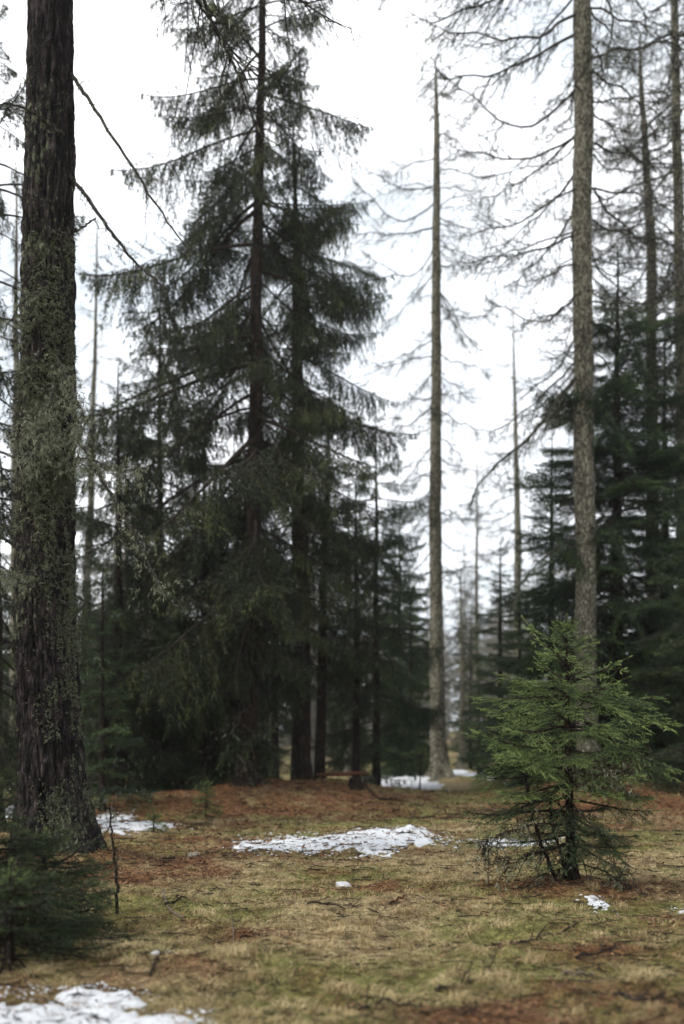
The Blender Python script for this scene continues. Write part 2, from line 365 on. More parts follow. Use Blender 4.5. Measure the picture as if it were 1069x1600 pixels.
# ------------------------------------------------------------------ foliage builders
def bough(seed, L, nn=8, nl=.055, nw=.013, sp_lat=.12, sp_tw=.085, lat=.34, droop=.3, tip=.22, hang=.3, bare=.18, snow=0.0, lich=0.0, twig_w=.006, needle=1, lateral_up=0):
    """A spruce branch: curved axis along +X, side branches in its plane, twigs on these, needles on the twigs."""
    rng = np.random.default_rng(seed); mb = MB()
    def ax(s):
        return np.stack([L * s * (1 - .05 * droop * s), L * .03 * np.sin(s * 5 + seed), L * (-droop * s ** 1.35 + tip * s ** 3)], -1)
    s = np.linspace(0, 1, 9); tubes(mb, ax(s), (.008 + .0075 * L) * (1 - s) ** .8 + twig_w * .6, 4, 0)
    n = int(L * (1 - bare) / sp_lat); ss = np.repeat(bare + (1 - bare) * (np.arange(n) + .5) / n, 2) + rng.normal(size=2 * n) * .01
    ss = np.clip(ss, 0, .99); sg = np.tile([1, -1], n)
    p0 = ax(ss); tan = nrm(ax(np.minimum(ss + .03, 1)) - ax(ss - .03))
    shape = np.sin(np.clip((ss - bare) / (1 - bare) * 1.0 + .12, 0, 1) * PI) ** .6
    ll = L * lat * shape * (.6 + .6 * rng.random(2 * n)) + .05
    lat_v = np.stack([np.zeros(2 * n), sg.astype(float), np.zeros(2 * n)], -1)
    a = R(58) + rng.normal(size=2 * n) * .18
    d = nrm(tan * np.cos(a)[:, None] + lat_v * np.sin(a)[:, None] + np.array([0, 0, 1.])[None] * (rng.normal(size=(2 * n, 1)) * .12 + lateral_up))
    K = 4; t = np.linspace(0, 1, K)[None, :, None]
    P = p0[:, None] + d[:, None] * ll[:, None, None] * t; P[..., 2] -= (ll[:, None] * t[..., 0] ** 2) * (.15 + hang * .45)
    tubes(mb, P, (twig_w * (1.3 - t[..., 0])) * np.ones((2 * n, 1)), 3, 0)
    # twigs
    Q0 = []; QD = []; QL = []; QT = []
    tl = rng.random(2 * n)
    for i in range(2 * n):
        k = max(2, int(ll[i] / sp_tw)); u = (np.arange(k) + rng.random(k) * .6 + .4) / (k + .4)
        u = np.repeat(u, 2); sd = np.tile([1, -1], k)
        b0 = p0[i] + d[i] * ll[i] * u[:, None]; b0[:, 2] -= ll[i] * u ** 2 * (.15 + hang * .45)
        dl = nrm(d[i] + np.array([0, 0, -(.3 + hang * .9)]) * u[:, None] * .6)
        pr = np.cross(dl, [0, 0, 1.]); pr = nrm(pr) * sd[:, None]
        dd = nrm(dl * .62 + pr * .7 + rng.normal(size=(2 * k, 3)) * .12 + np.array([0, 0, -1.]) * (hang * (.5 + rng.random((2 * k, 1)) * 1.3)))
        lw = (.35 * ll[i] * (1 - u * .6) + .03) * (.6 + .6 * rng.random(2 * k)); lw = np.clip(lw * (1 + hang * .5), .03, .22 + hang * .35)
        Q0.append(b0); QD.append(dd); QL.append(lw); QT.append(np.clip(tl[i] * .5 + rng.random(2 * k) * .4 + u * .15, 0, 1))
        # the lateral's own tip
        Q0.append(b0[-1:]); QD.append(dl[-1:]); QL.append(np.array([.07 + .05 * ll[i]])); QT.append(np.array([.8]))
        Q0.append(p0[i:i + 1]+d[i:i+1]*ll[i]*.3); QD.append(d[i:i + 1]); QL.append(np.array([.6*ll[i]])); QT.append(np.array([.5]))
    Q0 = np.concatenate(Q0); QD = np.concatenate(QD); QL = np.concatenate(QL); QT = np.concatenate(QT)
    ne = np.maximum(3, (nn * QL / .12)).astype(int)
    for lo, hi in ((0, nn * .6), (nn * .6, nn * 1.2), (nn * 1.2, nn * 2), (nn * 2, 1e9)):
        q = (ne >= lo) & (ne < hi)
        if q.any(): needles(mb, rng, Q0[q], QD[q], QL[q], int(np.median(ne[q])), nl, nw, .85, needle, QT[q])
    axs = np.linspace(max(bare, .35), .98, max(4, int(L / .1))); pa = ax(axs)
    needles(mb, rng, pa, nrm(np.gradient(pa, axis=0)), np.full(len(pa), .12), nn, nl, nw, .9, needle)
    if snow > 0:
        q = rng.random(len(Q0)) < snow
        if q.any():
            c = Q0[q] + QD[q] * QL[q][:, None] * .5 + np.array([0, 0, nl * .35]); h = np.stack([rng.normal(size=q.sum()), rng.normal(size=q.sum()), np.zeros(q.sum())], -1); h = nrm(h)
            g = np.cross(h, [0, 0, 1.]); sz = nl * (.25 + rng.random((q.sum(), 1)) * .45)
            mb.tris(np.stack([c + h * sz, c - h * sz * .6 + g * sz * .6, c - h * sz * .6 - g * sz * .6], 1), 2)
    if lich > 0:
        k = int(40 * L * lich); u = rng.random(k) * .8; c = ax(u)
        j = rng.integers(0, 2 * n, k); w = rng.random((k, 1)); c2 = p0[j] + d[j] * ll[j][:, None] * w * .6; c = np.where(rng.random((k, 1)) < .4, c, c2)
        dd = nrm(np.array([0, 0, -1.]) + rng.normal(size=(k, 3)) * .25)
        needles(mb, rng, c, dd, .04 + rng.random(k) * .14, 7, nl * 1.1, nw * .6, .6, 3)
    return mb

def limb(seed, L, droop=.45, tip=.35, twigs=1.0, lich=.5, w=1.0, curve=1.0):
    """A bare larch branch: drooping axis with upturned end, thin hanging side twigs with knobbly spurs, lichen tufts."""
    rng = np.random.default_rng(seed); mb = MB()
    wob = [rng.normal() * .09 for _ in range(4)]
    def ax(s):
        return np.stack([L * s, L * curve * (wob[0] * np.sin(4 * s) + wob[1] * s * s + .015*np.sin(19*s+seed)), L * (-droop * s ** 1.2 + tip * s ** 2.6 + wob[2] * np.sin(6 * s) * .4 + .012*np.sin(23*s+seed*2))], -1)
    s = np.linspace(0, 1, 14); tubes(mb, ax(s), w * ((.005 + .0062 * L) * (1 - s) ** .8 + .004), 5, 0)
    n = int(L / .16 * twigs); u = .1 + .88 * np.sort(rng.random(n)); p0 = ax(u); tan = nrm(ax(u + .02) - ax(u - .02))
    sg = rng.choice([-1, 1], n)
    d = nrm(tan * (.5 + .5 * rng.random((n, 1))) + np.stack([np.zeros(n), sg * .8, rng.normal(size=n) * .35 - .1], -1))
    l1 = (.15 + L * .26 * np.sin(np.clip(u, .1, .95) * PI) ** .7) * (.4 + rng.random(n))
    t = np.linspace(0, 1, 6)[None]
    kink = rng.normal(size=(n, 6, 3)) * .03 * l1[:, None, None]; kink[:, 0] = 0
    P = p0[:, None] + d[:, None] * (l1[:, None] * t)[..., None] + kink; P[..., 2] += l1[:, None] * (-.35 * t + .25 * t ** 3)
    tubes(mb, P, w * .0065 * (1.25 - t) * np.ones((n, 1)), 3, 0)
    # second order
    m2 = n * 4; i = rng.integers(0, n, m2); k = rng.integers(1, 6, m2); q0 = P[i, k]
    d2 = nrm(nrm(P[i, k] - P[i, k - 1]) * .7 + rng.normal(size=(m2, 3)) * .6 + np.array([0, 0, -.35])); l2 = l1[i] * (.12 + .3 * rng.random(m2))
    t2 = np.linspace(0, 1, 3)[None]
    P2 = q0[:, None] + d2[:, None] * (l2[:, None] * t2)[..., None]; P2[..., 2] -= l2[:, None] * .2 * t2 ** 2
    tubes(mb, P2, w * .0042 * (1.2 - t2) * np.ones((m2, 1)), 3, 0)
    # spurs
    allp = np.concatenate([P.reshape(-1, 3), P2.reshape(-1, 3)]); j = rng.integers(0, len(allp), int(len(allp) * .6))
    needles(mb, rng, allp[j], nrm(rng.normal(size=(len(j), 3))), np.full(len(j), .02), 2, .022 * w, .010 * w, .8, 0)
    if lich > 0:
        k = int(len(allp) * .35 * lich); j = rng.integers(0, len(allp), k)
        needles(mb, rng, allp[j], nrm(np.array([0, 0, -1.]) + rng.normal(size=(k, 3)) * .35), .02 + rng.random(k) * .09, 5, .05 * w, .007 * w, .6, 3)
    return mb

def trunk_mesh(name, path, mt, sides=16, rings=60, amp=.02, seed=0, flare=.35, flare_h=.8, lobes=5, kz=1.2, kt=3.0, rid=True):
    """path: (z, x, y, r) rows, relative to the tree's base"""
    P = np.array(path, float); z = np.linspace(P[0, 0], P[-1, 0], rings)
    if P[0, 0] < 0: pass
    z = P[0, 0] + (P[-1, 0] - P[0, 0]) * (np.linspace(0, 1, rings) ** 1.15)
    x = np.interp(z, P[:, 0], P[:, 1]); y = np.interp(z, P[:, 0], P[:, 2]); r = np.interp(z, P[:, 0], P[:, 3])
    a = np.arange(sides) * 2 * PI / sides
    Zg, A = np.meshgrid(z, a, indexing='ij'); rr = r[:, None] * np.ones_like(A)
    fl = flare * np.exp(-np.clip(Zg, 0, 99) / flare_h * 2.2)
    rr = rr * (1 + fl * (1 + .55 * np.cos(lobes * A + seed + 1.3 * np.sin(A + seed))))
    c, s_ = np.cos(A) * rr * 0 + np.cos(A), np.sin(A)
    k = kt / max(r.max(), .05) * r.max()
    n = fbm(c * kt * 2 + 9, s_ * kt * 2, Zg * kz + seed, s=seed, o=4)
    if rid:
        n2 = 1 - np.abs(fbm(c * kt * 2.2 + 3, s_ * kt * 2.2, Zg * kz * .8, s=seed + 5, o=3) * 2 - 1) * 2.2
        n = n * .5 + n2 * .5
    rr = rr + amp * (n - .45) * 2 * np.clip(r / r[:max(2, rings // 3)].mean(), .1, 1)[:, None]
    bw = min(.05, .25 * r.max()) * smooth(.5, 3, z); x = x + (fbm(z * .35, z * 0 + seed, s=seed, o=3) - .5) * 2 * bw; y = y + (fbm(z * .35 + 40, z * 0 + seed, s=seed, o=3) - .5) * 2 * bw
    V = np.stack([x[:, None] + c * rr, y[:, None] + s_ * rr, Zg], -1).reshape(-1, 3)
    i = np.arange(rings - 1)[:, None] * sides; j = np.arange(sides)[None]; j2 = (j + 1) % sides
    F = np.stack(np.broadcast_arrays(i + j, i + j2, i + sides + j2, i + sides + j), -1).reshape(-1, 4)
    mb = MB(); mb.add(V, F, 0, None, True)
    return mb.mesh(name, [mt])

def root(name, px, d, label, cat='tree', group=None, dz=0.0):
    x = PX(px, d)
    o = obj(name, None, loc=(x, d, G(x, d) + dz), label=label, category=cat, group=group)
    o.empty_display_size = .3
    return o

# --- shared boughs (one mesh each, used by many trees)
WOODN = {'n': [M_WOOD, M_NEEDLE, M_SNOWT, M_LICHEN], 'o': [M_WOOD, M_NEEDLE_OLIVE, M_SNOWT, M_LICHEN], 'g': [M_WOOD, M_NEEDLE_DEEP, M_SNOWT, M_LICHEN]}
LIB = {}
def lib(key, fn):
    if key not in LIB: LIB[key] = fn()
    return LIB[key]
def bough_mesh(style, size, v, col, snow=False):
    def mk():
        kw = dict(
            hang=dict(droop=.42, tip=.2, hang=2.2, bare=.22, lat=.21, lich=.06, nn=12, nl=.042, nw=.014, sp_lat=.12, sp_tw=.08),
            flat=dict(droop=.24, tip=.16, hang=.18, bare=.12, lat=.36, nn=9, nl=.05, nw=.014, lich=.05),
            sparse=dict(droop=.42, tip=.12, hang=.9, bare=.38, lat=.22, lich=.25, sp_lat=.19, nn=7, nl=.045, nw=.012))[style]
        L = dict(s=.8, m=1.6, l=2.8)[size]
        sc = dict(s=.8, m=.9, l=1.0)[size]
        kw = dict(kw); kw['droop'] = kw['droop'] * (.8 + .15 * v); kw['sp_tw'] = kw.get('sp_tw', .075) * sc
        return bough(100 + v * 7 + ord(style[0]) + ord(size) * 3, L, snow=.10 if snow else 0, **kw).mesh('bough', WOODN[col])
    return lib((style, size, v, col, snow), mk)
BASE_L = dict(s=.8, m=1.6, l=2.8)

def spruce_layout(rng, H, prof, z0, dens, top_ang=25, low_ang=-18):
    """list of (z, azimuth, length, pitch); prof: (z fraction, half width) rows"""
    P = np.array(prof); out = []; z = z0
    while z < H - .15:
        L = float(np.interp(z / H, P[:, 0], P[:, 1])); k = max(3, int(round(dens * (2.2 + L * .55))))
        a0 = rng.random() * 6.28
        for i in range(k):
            a = a0 + i * 2 * PI / k + rng.normal() * .25
            out.append((z + rng.normal() * .2, a, max(.15, L * (.45 + .8 * rng.random())), R(low_ang + (top_ang - low_ang) * (z / H) ** 1.6 + rng.normal() * 10)))
        z += (.32 + .12 * rng.random()) * (.6 + .4 * min(1, L))
    out.append((H - .25, 0, .35, R(80)))
    return out

def spruce(px, d, H, prof, label, style='hang', col='n', r=.16, z0=1.2, dens=1.0, seed=1, lean=None, snow=0.0, bark=M_BARK_SPRUCE, group=None, skew=None, mix_=None, front=0.0, top_ang=25, low_ang=-18, dead=0):
    rng = np.random.default_rng(seed); o = root('spruce_tree', px, d, label, 'tree', group)
    path = lean or [(-.3, 0, 0, r * 1.05), (1, 0, 0, r), (H * .5, 0, 0, r * .7), (H, 0, 0, .012)]
    obj('trunk', trunk_mesh('trunk', path, bark, 14, int(30 + H * 5), r * .12, seed, .5, .5, 5), o)
    P = np.array(path)
    for z, a, L, pt in spruce_layout(rng, H, prof, z0, dens, top_ang, low_ang):
        if rng.random() < front and math.sin(a) < -.55 and z / H < .8: continue
        if skew: L *= 1 + skew[0] * math.cos(a - skew[1])
        size = 's' if L < 1.0 else ('m' if L < 2.0 else 'l'); st = style
        if mix_ and z / H < mix_[1] and rng.random() < mix_[2]: st = mix_[0]
        v = int(rng.integers(0, 3)); sn_ = rng.random() < snow
        k = L / BASE_L[size]
        b = obj('bough', bough_mesh(st, size, v, col, sn_), o,
                (float(np.interp(z, P[:, 0], P[:, 1])), float(np.interp(z, P[:, 0], P[:, 2])), z),
                (rng.normal() * .15, -pt, a), (k, k * (1 + rng.normal() * .1), k * (.85 + .3 * rng.random())))
    # thin dead twigs low on the stem
    for i in range(dead):
        z = .5 + rng.random() * z0 * 1.6; a = rng.random() * 6.28; L = .8 + rng.random() * 1.4; v = int(rng.integers(0, 3))
        me = lib(('dead', v), lambda: limb(700 + v, 1.6, .35, .1, 1.0, .5, 1.0).mesh('dead_branch', [M_WOOD, M_NEEDLE, M_SNOWT, M_LICHEN]))
        obj('dead_branch', me, o, (0, 0, z), (0, R(rng.random() * 25), a), L / 1.6)
    return o

def limb_mesh(v, kind='std'):
    kw = dict(stub=dict(droop=.15, tip=.05, w=1.0, twigs=.5), std=dict(droop=.42, tip=.38), down=dict(droop=.85, tip=.35), flat=dict(droop=.16, tip=.2), far=dict(droop=.35, tip=.3, w=1.25))[kind]
    return lib(('limb', kind, v), lambda: limb(300 + v * 13 + len(kind), 2.5, **{**dict(twigs=1.9, lich=.6), **kw}).mesh('limb', [M_LIMB, M_NEEDLE, M_SNOWT, M_LICHEN]))

def larch(px, d, H, r, label, seed, path=None, limbs=(), z0=6, nl=60, Lp=((0, 2.6), (.6, 2.6), (1, .5)), bark=M_BARK_LARCH, sides=18, group=None, name='larch_tree', amp=.035, kinds=('std', 'std', 'flat', 'down'), pitch=(5, -25), wz=(0, 1), rings=0):
    rng = np.random.default_rng(seed); o = root(name, px, d, label, 'tree', group)
    path = path or [(-.3, 0, 0, r * 1.1), (1, 0, 0, r), (H * .5, 0, 0, r * .65), (H, 0, 0, .015)]
    obj('trunk', trunk_mesh('trunk', path, bark, sides, rings or int(40 + H * 7), amp * r / .3, seed, .8, .8, 5, kz=2.2), o)
    P = np.array(path); Q = np.array(Lp)
    for i in range(nl):
        z = z0 + (H - z0) * ((i + rng.random()) / nl); a = rng.random() * 6.28; L = float(np.interp(z / H, Q[:, 0], Q[:, 1])) * (.45 + .75 * rng.random())
        kd = kinds[int(rng.integers(0, len(kinds)))]
        rr = float(np.interp(z, P[:, 0], P[:, 3])) * .5
        obj('limb', limb_mesh(int(rng.integers(0, 6)), kd), o,
            (float(np.interp(z, P[:, 0], P[:, 1])) + math.cos(a) * rr, math.sin(a) * rr, z),
            (rng.normal() * .5, -R(pitch[0] + (pitch[1] - pitch[0]) * (1 - z / H) + rng.normal() * 10), a), L / 2.5)
    if sides > 18:
        sm = lib(('stub',), lambda: limb(999, .5, .1, .05, .8, .6, 1.6).mesh('branch_stub', [M_LIMB, M_NEEDLE, M_SNOWT, M_LICHEN]))
        for i in range(26):
            z = 1.5 + rng.random() * (H * .6); a = rng.random() * 6.28; rr = float(np.interp(z, P[:, 0], P[:, 3])) * .8
            obj('branch_stub', sm, o, (float(np.interp(z, P[:, 0], P[:, 1])) + math.cos(a) * rr, math.sin(a) * rr, z), (rng.random() * 6, R(10 + rng.normal() * 18), a), .5 + rng.random() * 1.1)
    for (z, a, L, kd, v, p) in limbs:   # limbs placed as in the picture (a: 180 left, 0 right)
        obj('limb', limb_mesh(v, kd), o, (float(np.interp(z, P[:, 0], P[:, 1])), 0, z), (0, -R(p), R(a)), L / 2.5)
    return o
def rel(pts, px0, d, g):
    """(px, py, half width px) rows of a trunk seen in the photograph -> path rows relative to the base"""
    out = []
    for px, py, hw in pts: out.append((PZ(py, d) - g, (px - px0) / FPX * d, 0, hw / FPX * d))
    return sorted(out)

# ------------------------------------------------------------------ trees
# 1. the big old larch on the left
d = 12.3; x0 = PX(88, d); g0 = G(x0, d)
old = root('old_larch_tree', 88, d, 'massive old larch with furrowed bark and lichen at the left edge', 'tree')
pth = rel([(94, 1345, 48), (84, 1250, 46), (76, 1100, 43), (73, 900, 41), (72, 700, 39), (73, 500, 37), (78, 250, 34.5), (83, 0, 30)], 88, d, g0)
pth = [(-.35, 0, 0, .42)] + pth + [(16, .05, 0, .24), (22, .1, 0, .1), (26, .1, 0, .02)]
obj('trunk', trunk_mesh('trunk', pth, M_BARK_OLD, 120, 640, .075, 3, .42, 1.1, 5, kz=2.0, kt=5.0), old)
PT = np.array(pth); rng = np.random.default_rng(5)
def lichen_on_trunk(n, a0, asd, zlo, zhi, seed, nn, nl, nw, hangf, dens_s=.5, thr=.5):
    rng = np.random.default_rng(seed); mb = MB(); k = 0
    a = a0 + rng.normal(size=n) * asd; z = zlo + (zhi - zlo) * rng.random(n)
    keep = fbm(np.cos(a) * 3 + 5, np.sin(a) * 3, z * 1.8, s=seed, o=3) > thr
    a, z = a[keep], z[keep]
    r = np.interp(z, PT[:, 0], PT[:, 3]) * (1 + .42 * np.exp(-z / 1.1 * 2.2)) + .015
    nv = np.stack([np.cos(a), np.sin(a), np.zeros_like(a)], -1)
    p = np.stack([np.interp(z, PT[:, 0], PT[:, 1]), np.zeros_like(z), z], -1) + nv * r[:, None]
    dd = nrm(nv * .5 + rng.normal(size=(len(a), 3)) * .5 + np.array([0, 0, -hangf]))
    needles(mb, rng, p, dd, .01 + rng.random(len(a)) * .05 * (1 + hangf), nn, nl, nw, 1.0, 0)
    return mb
lk = lichen_on_trunk(12000, -.75, .42, .1, 5.2, 11, 5, .022, .013, .1, thr=.5)
lk.add_mb(lichen_on_trunk(2600, -.9, .6, 3.0, 7.5, 12, 6, .045, .014, .6, thr=.48), np.eye(4))
lk.add_mb(lichen_on_trunk(900, -1.7, 1.0, 2.6, 6.8, 13, 14, .09, .007, 1.4, thr=.5), np.eye(4))
M_CRUST = leaf_mat('olive_trunk_lichen', (.05, .058, .034), (.115, .125, .075), (.23, .24, .155), .1, .9)
obj('lichen', lk.mesh('lichen', [M_CRUST]), old, kind='stuff')

def px_branch(pts, d0, r0, r1, o, gz0, x0_, seed, tw=1.0, lich=.6, name='dead_branch', mats=None):
    """a branch along picture points (px, py, depth), built as a real tube with twigs"""
    rng = np.random.default_rng(seed); P = np.array([[PX(a, d) - x0_, d - d0, PZ(b_, d) - gz0] for a, b_, d in pts])
    s = np.linspace(0, len(P) - 1, 6 * len(P)); k = np.arange(len(P))
    C = np.stack([np.interp(s, k, P[:, i]) for i in range(3)], -1)
    for _ in range(3): C[1:-1] = (C[:-2] + C[1:-1] * 2 + C[2:]) / 4
    C[1:-1] += rng.normal(size=(len(C) - 2, 3)) * .008
    mb = MB(); u = np.linspace(0, 1, len(C)); tubes(mb, C, r0 + (r1 - r0) * u, 6, 0)
    LL = np.linalg.norm(np.diff(C, axis=0), axis=1).sum(); n = int(LL / .13 * tw)
    i = rng.integers(2, len(C) - 1, n); tan = nrm(C[i] - C[i - 1]); l = .1 + rng.random(n) ** 2 * .45
    dd = nrm(tan * .7 + rng.normal(size=(n, 3)) * .6 + np.array([0, 0, -.2]))
    t = np.linspace(0, 1, 5)[None]; kk = rng.normal(size=(n, 5, 3)) * .02; kk[:, 0] = 0
    Q = C[i][:, None] + dd[:, None] * (l[:, None] * t)[..., None] + kk; Q[..., 2] -= l[:, None] * .25 * t ** 2
    tubes(mb, Q, .005 * (1.2 - t) * np.ones((n, 1)), 3, 0)
    Q2 = Q.reshape(-1, 3); m_ = int(len(Q2) * 1.2); j = rng.integers(0, len(Q2), m_); l2 = .04 + rng.random(m_) * .16; t2 = np.linspace(0, 1, 3)[None]
    d2 = nrm(rng.normal(size=(m_, 3)) + np.array([.3, 0, -.3])); Q3 = Q2[j][:, None] + d2[:, None] * (l2[:, None] * t2)[..., None]
    tubes(mb, Q3, .003 * (1.2 - t2) * np.ones((m_, 1)), 3, 0)
    if lich:
        A = np.concatenate([C, Q2, Q3.reshape(-1, 3)]); m_ = int(len(A) * .5 * lich); j = rng.integers(0, len(A), m_)
        needles(mb, rng, A[j], nrm(np.array([0, 0, -1.]) + rng.normal(size=(m_, 3)) * .4), .02 + rng.random(m_) * .08, 6, .04, .006, .7, 3)
    return obj(name, mb.mesh(name, mats or [M_LIMB, M_NEEDLE, M_SNOWT, M_LICHEN]), o)
for k, (pts, r0, r1, tw, lc) in enumerate([
    ([(112, 115, 12.2), (135, 150, 12.0), (190, 235, 11.8), (245, 320, 11.6), (300, 400, 11.5)], .026, .008, .5, .1),
    ([(108, 275, 12.2), (130, 300, 12.1), (180, 370, 11.9), (215, 415, 11.8), (262, 452, 11.7)], .028, .010, .8, .3),
    ([(108, 365, 12.3), (125, 358, 12.2), (150, 340, 12.2)], .02, .008, .6, .3),
    ([(105, 668, 12.2), (135, 705, 11.9), (165, 760, 11.6), (190, 800, 11.4), (225, 870, 11.2), (262, 930, 11.0)], .025, .008, 1.2, 1.0),
    ([(190, 800, 11.4), (188, 840, 11.4), (182, 880, 11.5)], .012, .005, 1.0, .5),
    ([(100, 690, 12.0), (80, 670, 11.5), (60, 700, 11.2), (30, 740, 11.0)], .016, .005, 2.2, 2.0),
    ([(85, 600, 11.9), (75, 640, 11.5), (50, 650, 11.3), (20, 700, 11.2)], .014, .005, 2.2, 2.0),
    ([(95, 720, 11.9), (140, 715, 11.5), (185, 740, 11.3), (215, 730, 11.2)], .016, .004, 2.2, 1.6),
    ([(90, 560, 11.9), (110, 600, 11.5), (130, 650, 11.3), (120, 720, 11.2)], .014, .004, 2.0, 2.0),
    ([(60, 900, 11.9), (30, 895, 11.6), (0, 905, 11.4)], .014, .004, 2.0, 2.0),
    ([(100, 210, 11.9), (60, 180, 11.6), (20, 160, 11.3), (-20, 165, 11)], .02, .006, .8, .3),
    ([(70, 450, 11.9), (35, 470, 11.6), (5, 520, 11.4)], .018, .006, 1.2, 1.2),
]): px_branch(pts, d, r0, r1, old, g0, x0, 40 + k, tw, lc)
for z, a, L in ((11.8, -18, 2.6), (12.4, 28, 3.2), (12.2, 160, 2.4), (12.9, 5, 3.8), (13.2, 50, 4.2)):
    obj('limb', limb_mesh(int(z * 10) % 3, 'down'), old, (.05, 0, z), (0, R(8), R(a)), L / 2.5)
for i in range(16):   # high limbs above the picture, some tips hang into it
    rr = np.random.default_rng(900 + i); z = 14 + i * .7; a = R(rr.random() * 360)
    obj('limb', limb_mesh(i % 3, 'down' if i < 7 else 'std'), old, (.05, 0, z), (0, R(5), a), (1.6 - i * .05))

# 2. bare larches
g = G(PX(925, 26), 26)
larch(917, 26, 29, .31, 'tall lichen speckled larch trunk rising behind the young spruce', 21,
      [(-.3, .1, 0, .36)] + rel([(922, 1230, 18), (917, 1100, 16), (914, 800, 15), (911, 500, 14.5), (910, 250, 14), (909, 0, 13)], 917, 26, g) + [(29, -.1, 0, .03)],
      [(10.4, 192, 3.3, 'down', 0, -14), (10.6, 175, 2.2, 'down', 1, -20), (12.9, 182, 2.8, 'std', 1, -12), (14.4, 176, 3.6, 'std', 2, -8), (15.5, 188, 3.0, 'down', 2, -6), (17, 182, 3.6, 'std', 0, -6), (18.3, 175, 3.9, 'std', 1, 0),
       (19.6, 186, 4.2, 'down', 0, 8), (20.6, 178, 4.4, 'std', 2, 10), (21.5, 183, 4.6, 'down', 1, 10), (22.5, 176, 5.2, 'std', 0, 6), (23.5, 182, 6.0, 'down', 2, 4), (18.6, -8, 3.0, 'flat', 0, -35), (20.3, 5, 3.2, 'std', 1, -20), (16.6, 2, 2.6, 'std', 2, -10), (13.6, 5, 2.2, 'std', 0, -10)],
      z0=10, nl=80, Lp=((0, 2.2), (.5, 3.0), (.8, 4.0), (1, .8)), sides=40, amp=.045)
px_branch([(900, 590, 25.8), (880, 612, 25.6), (855, 650, 25.4), (820, 690, 25.2), (780, 720, 25.0), (745, 760, 24.9), (735, 790, 24.8)], 26, .055, .012, S.objects['larch_tree'], g, PX(917, 26), 61, 2.2, 1.0, 'dead_branch')
px_branch([(905, 830, 25.8), (870, 855, 25.6), (840, 880, 25.4), (815, 910, 25.2), (800, 950, 25.1)], 26, .03, .008, S.objects['larch_tree'], g, PX(917, 26), 62, 2.2, .8, 'dead_branch')

g = G(PX(686, 36), 36)
larch(686, 36, PZ(92, 36) - g, .3, 'tall straight bare larch standing alone in the bright gap', 22,
      [(-.3, .1, 0, .5)] + rel([(690, 1212, 13), (685, 1160, 11.5), (682, 1000, 10), (681, 700, 8.2), (681, 400, 6.2), (682, 200, 4.2), (682, 92, 1)], 686, 36, g),
      [(21.4, 192, 2.8, 'std', 0, 10), (20.8, 186, 3.2, 'std', 1, 5), (19.9, 178, 3.4, 'std', 2, 2), (21.2, -4, 1.8, 'flat', 1, 0), (19.2, 4, 2.0, 'flat', 0, -14), (17.2, 2, 2.4, 'std', 2, -10), (15.4, -6, 2.2, 'std', 1, -20), (14.7, 184, 2.0, 'down', 0, -15),
       (12, 176, 2.0, 'down', 1, -15), (9.8, 182, 2.0, 'down', 2, -15), (13.4, 8, 2.6, 'std', 0, -18), (9.2, 5, 1.8, 'flat', 1, 12), (25.2, 180, 1.2, 'flat', 0, 20), (25.4, 20, 1.1, 'flat', 1, 40), (25.6, 160, 1.0, 'std', 2, 50), (25.0, 200, 1.6, 'down', 2, -10)],
      z0=7, nl=74, Lp=((0, 1.6), (.5, 2.4), (.85, 2.4), (1, 1.4)), sides=26, amp=.06)

g = G(PX(1020, 32), 32)
larch(1020, 32, PZ(50, 32) - g, .2, 'slender bare larch rising out of the dark spruces on the right', 23,
      [(-.3, 0, 0, .24)] + rel([(1020, 1240, 10), (1019, 700, 9), (1017, 400, 7.5), (1010, 250, 5.5), (1003, 130, 3.5), (1000, 55, 1.5)], 1020, 32, g),
      z0=11, nl=110, Lp=((0, 2.2), (.6, 2.8), (.85, 2.6), (1, .9)), kinds=('std', 'std', 'flat'))
larch(1072, 30, 26, .2, 'bare larch trunk crossing the upper right corner of the picture', 24,
      [(-.3, 0, 0, .24)] + [(z, x_, 0, r_) for z, x_, r_ in ((2, 0, .19), (10, -.1, .17), (15, -.15, .15), (20, -.28, .13), (23.8, -.36, .11), (26, -.4, .02))],
      z0=11, nl=110, Lp=((0, 2.2), (.6, 3.4), (.9, 3.0), (1, .7)), kinds=('std', 'std', 'flat'))
larch(135, 40, PZ(335, 40), .22, 'thin bare larch with its top just right of the massive trunk', 25,
      [(-.3, 0, 0, .25), (1, 0, 0, .2), (8, .05, 0, .16), (14, .25, 0, .11), (22.5, .45, 0, .02)], z0=6, nl=50, Lp=((0, 1.8), (.6, 1.9), (1, .5)))
larch(812, 50, PZ(478, 50), .24, 'thin pale larch in the mist between gap and right trunk', 26,
      [(-.3, 0, 0, .3), (1, 0, 0, .24), (12, -.1, 0, .17), (23.4, -.35, 0, .02)], z0=5, nl=56, Lp=((0, 2.2), (.6, 2.4), (1, .5)), kinds=('far', 'far', 'std'))
larch(745, 60, PZ(722, 60), .2, 'faint broken larch top in the mist right of the lone larch', 27,
      [(-.3, 0, 0, .25), (1, 0, 0, .2), (18.3, 0, 0, .03)], z0=3, nl=44, Lp=((0, 2.6), (.6, 2.4), (1, .7)), kinds=('far',))
larch(722, 52, PZ(890, 52), .17, 'short misty dead larch close to the lone larch', 28,
      [(-.3, 0, 0, .2), (1, 0, 0, .17), (10.4, -.05, 0, .03)], z0=2, nl=36, Lp=((0, 2.2), (.6, 2.2), (1, .7)), kinds=('far',))
larch(25, 30, 19, .2, 'blurred thin larch left of the massive trunk', 29, z0=5, nl=50, Lp=((0, 1.8), (.6, 1.9), (1, .5)))

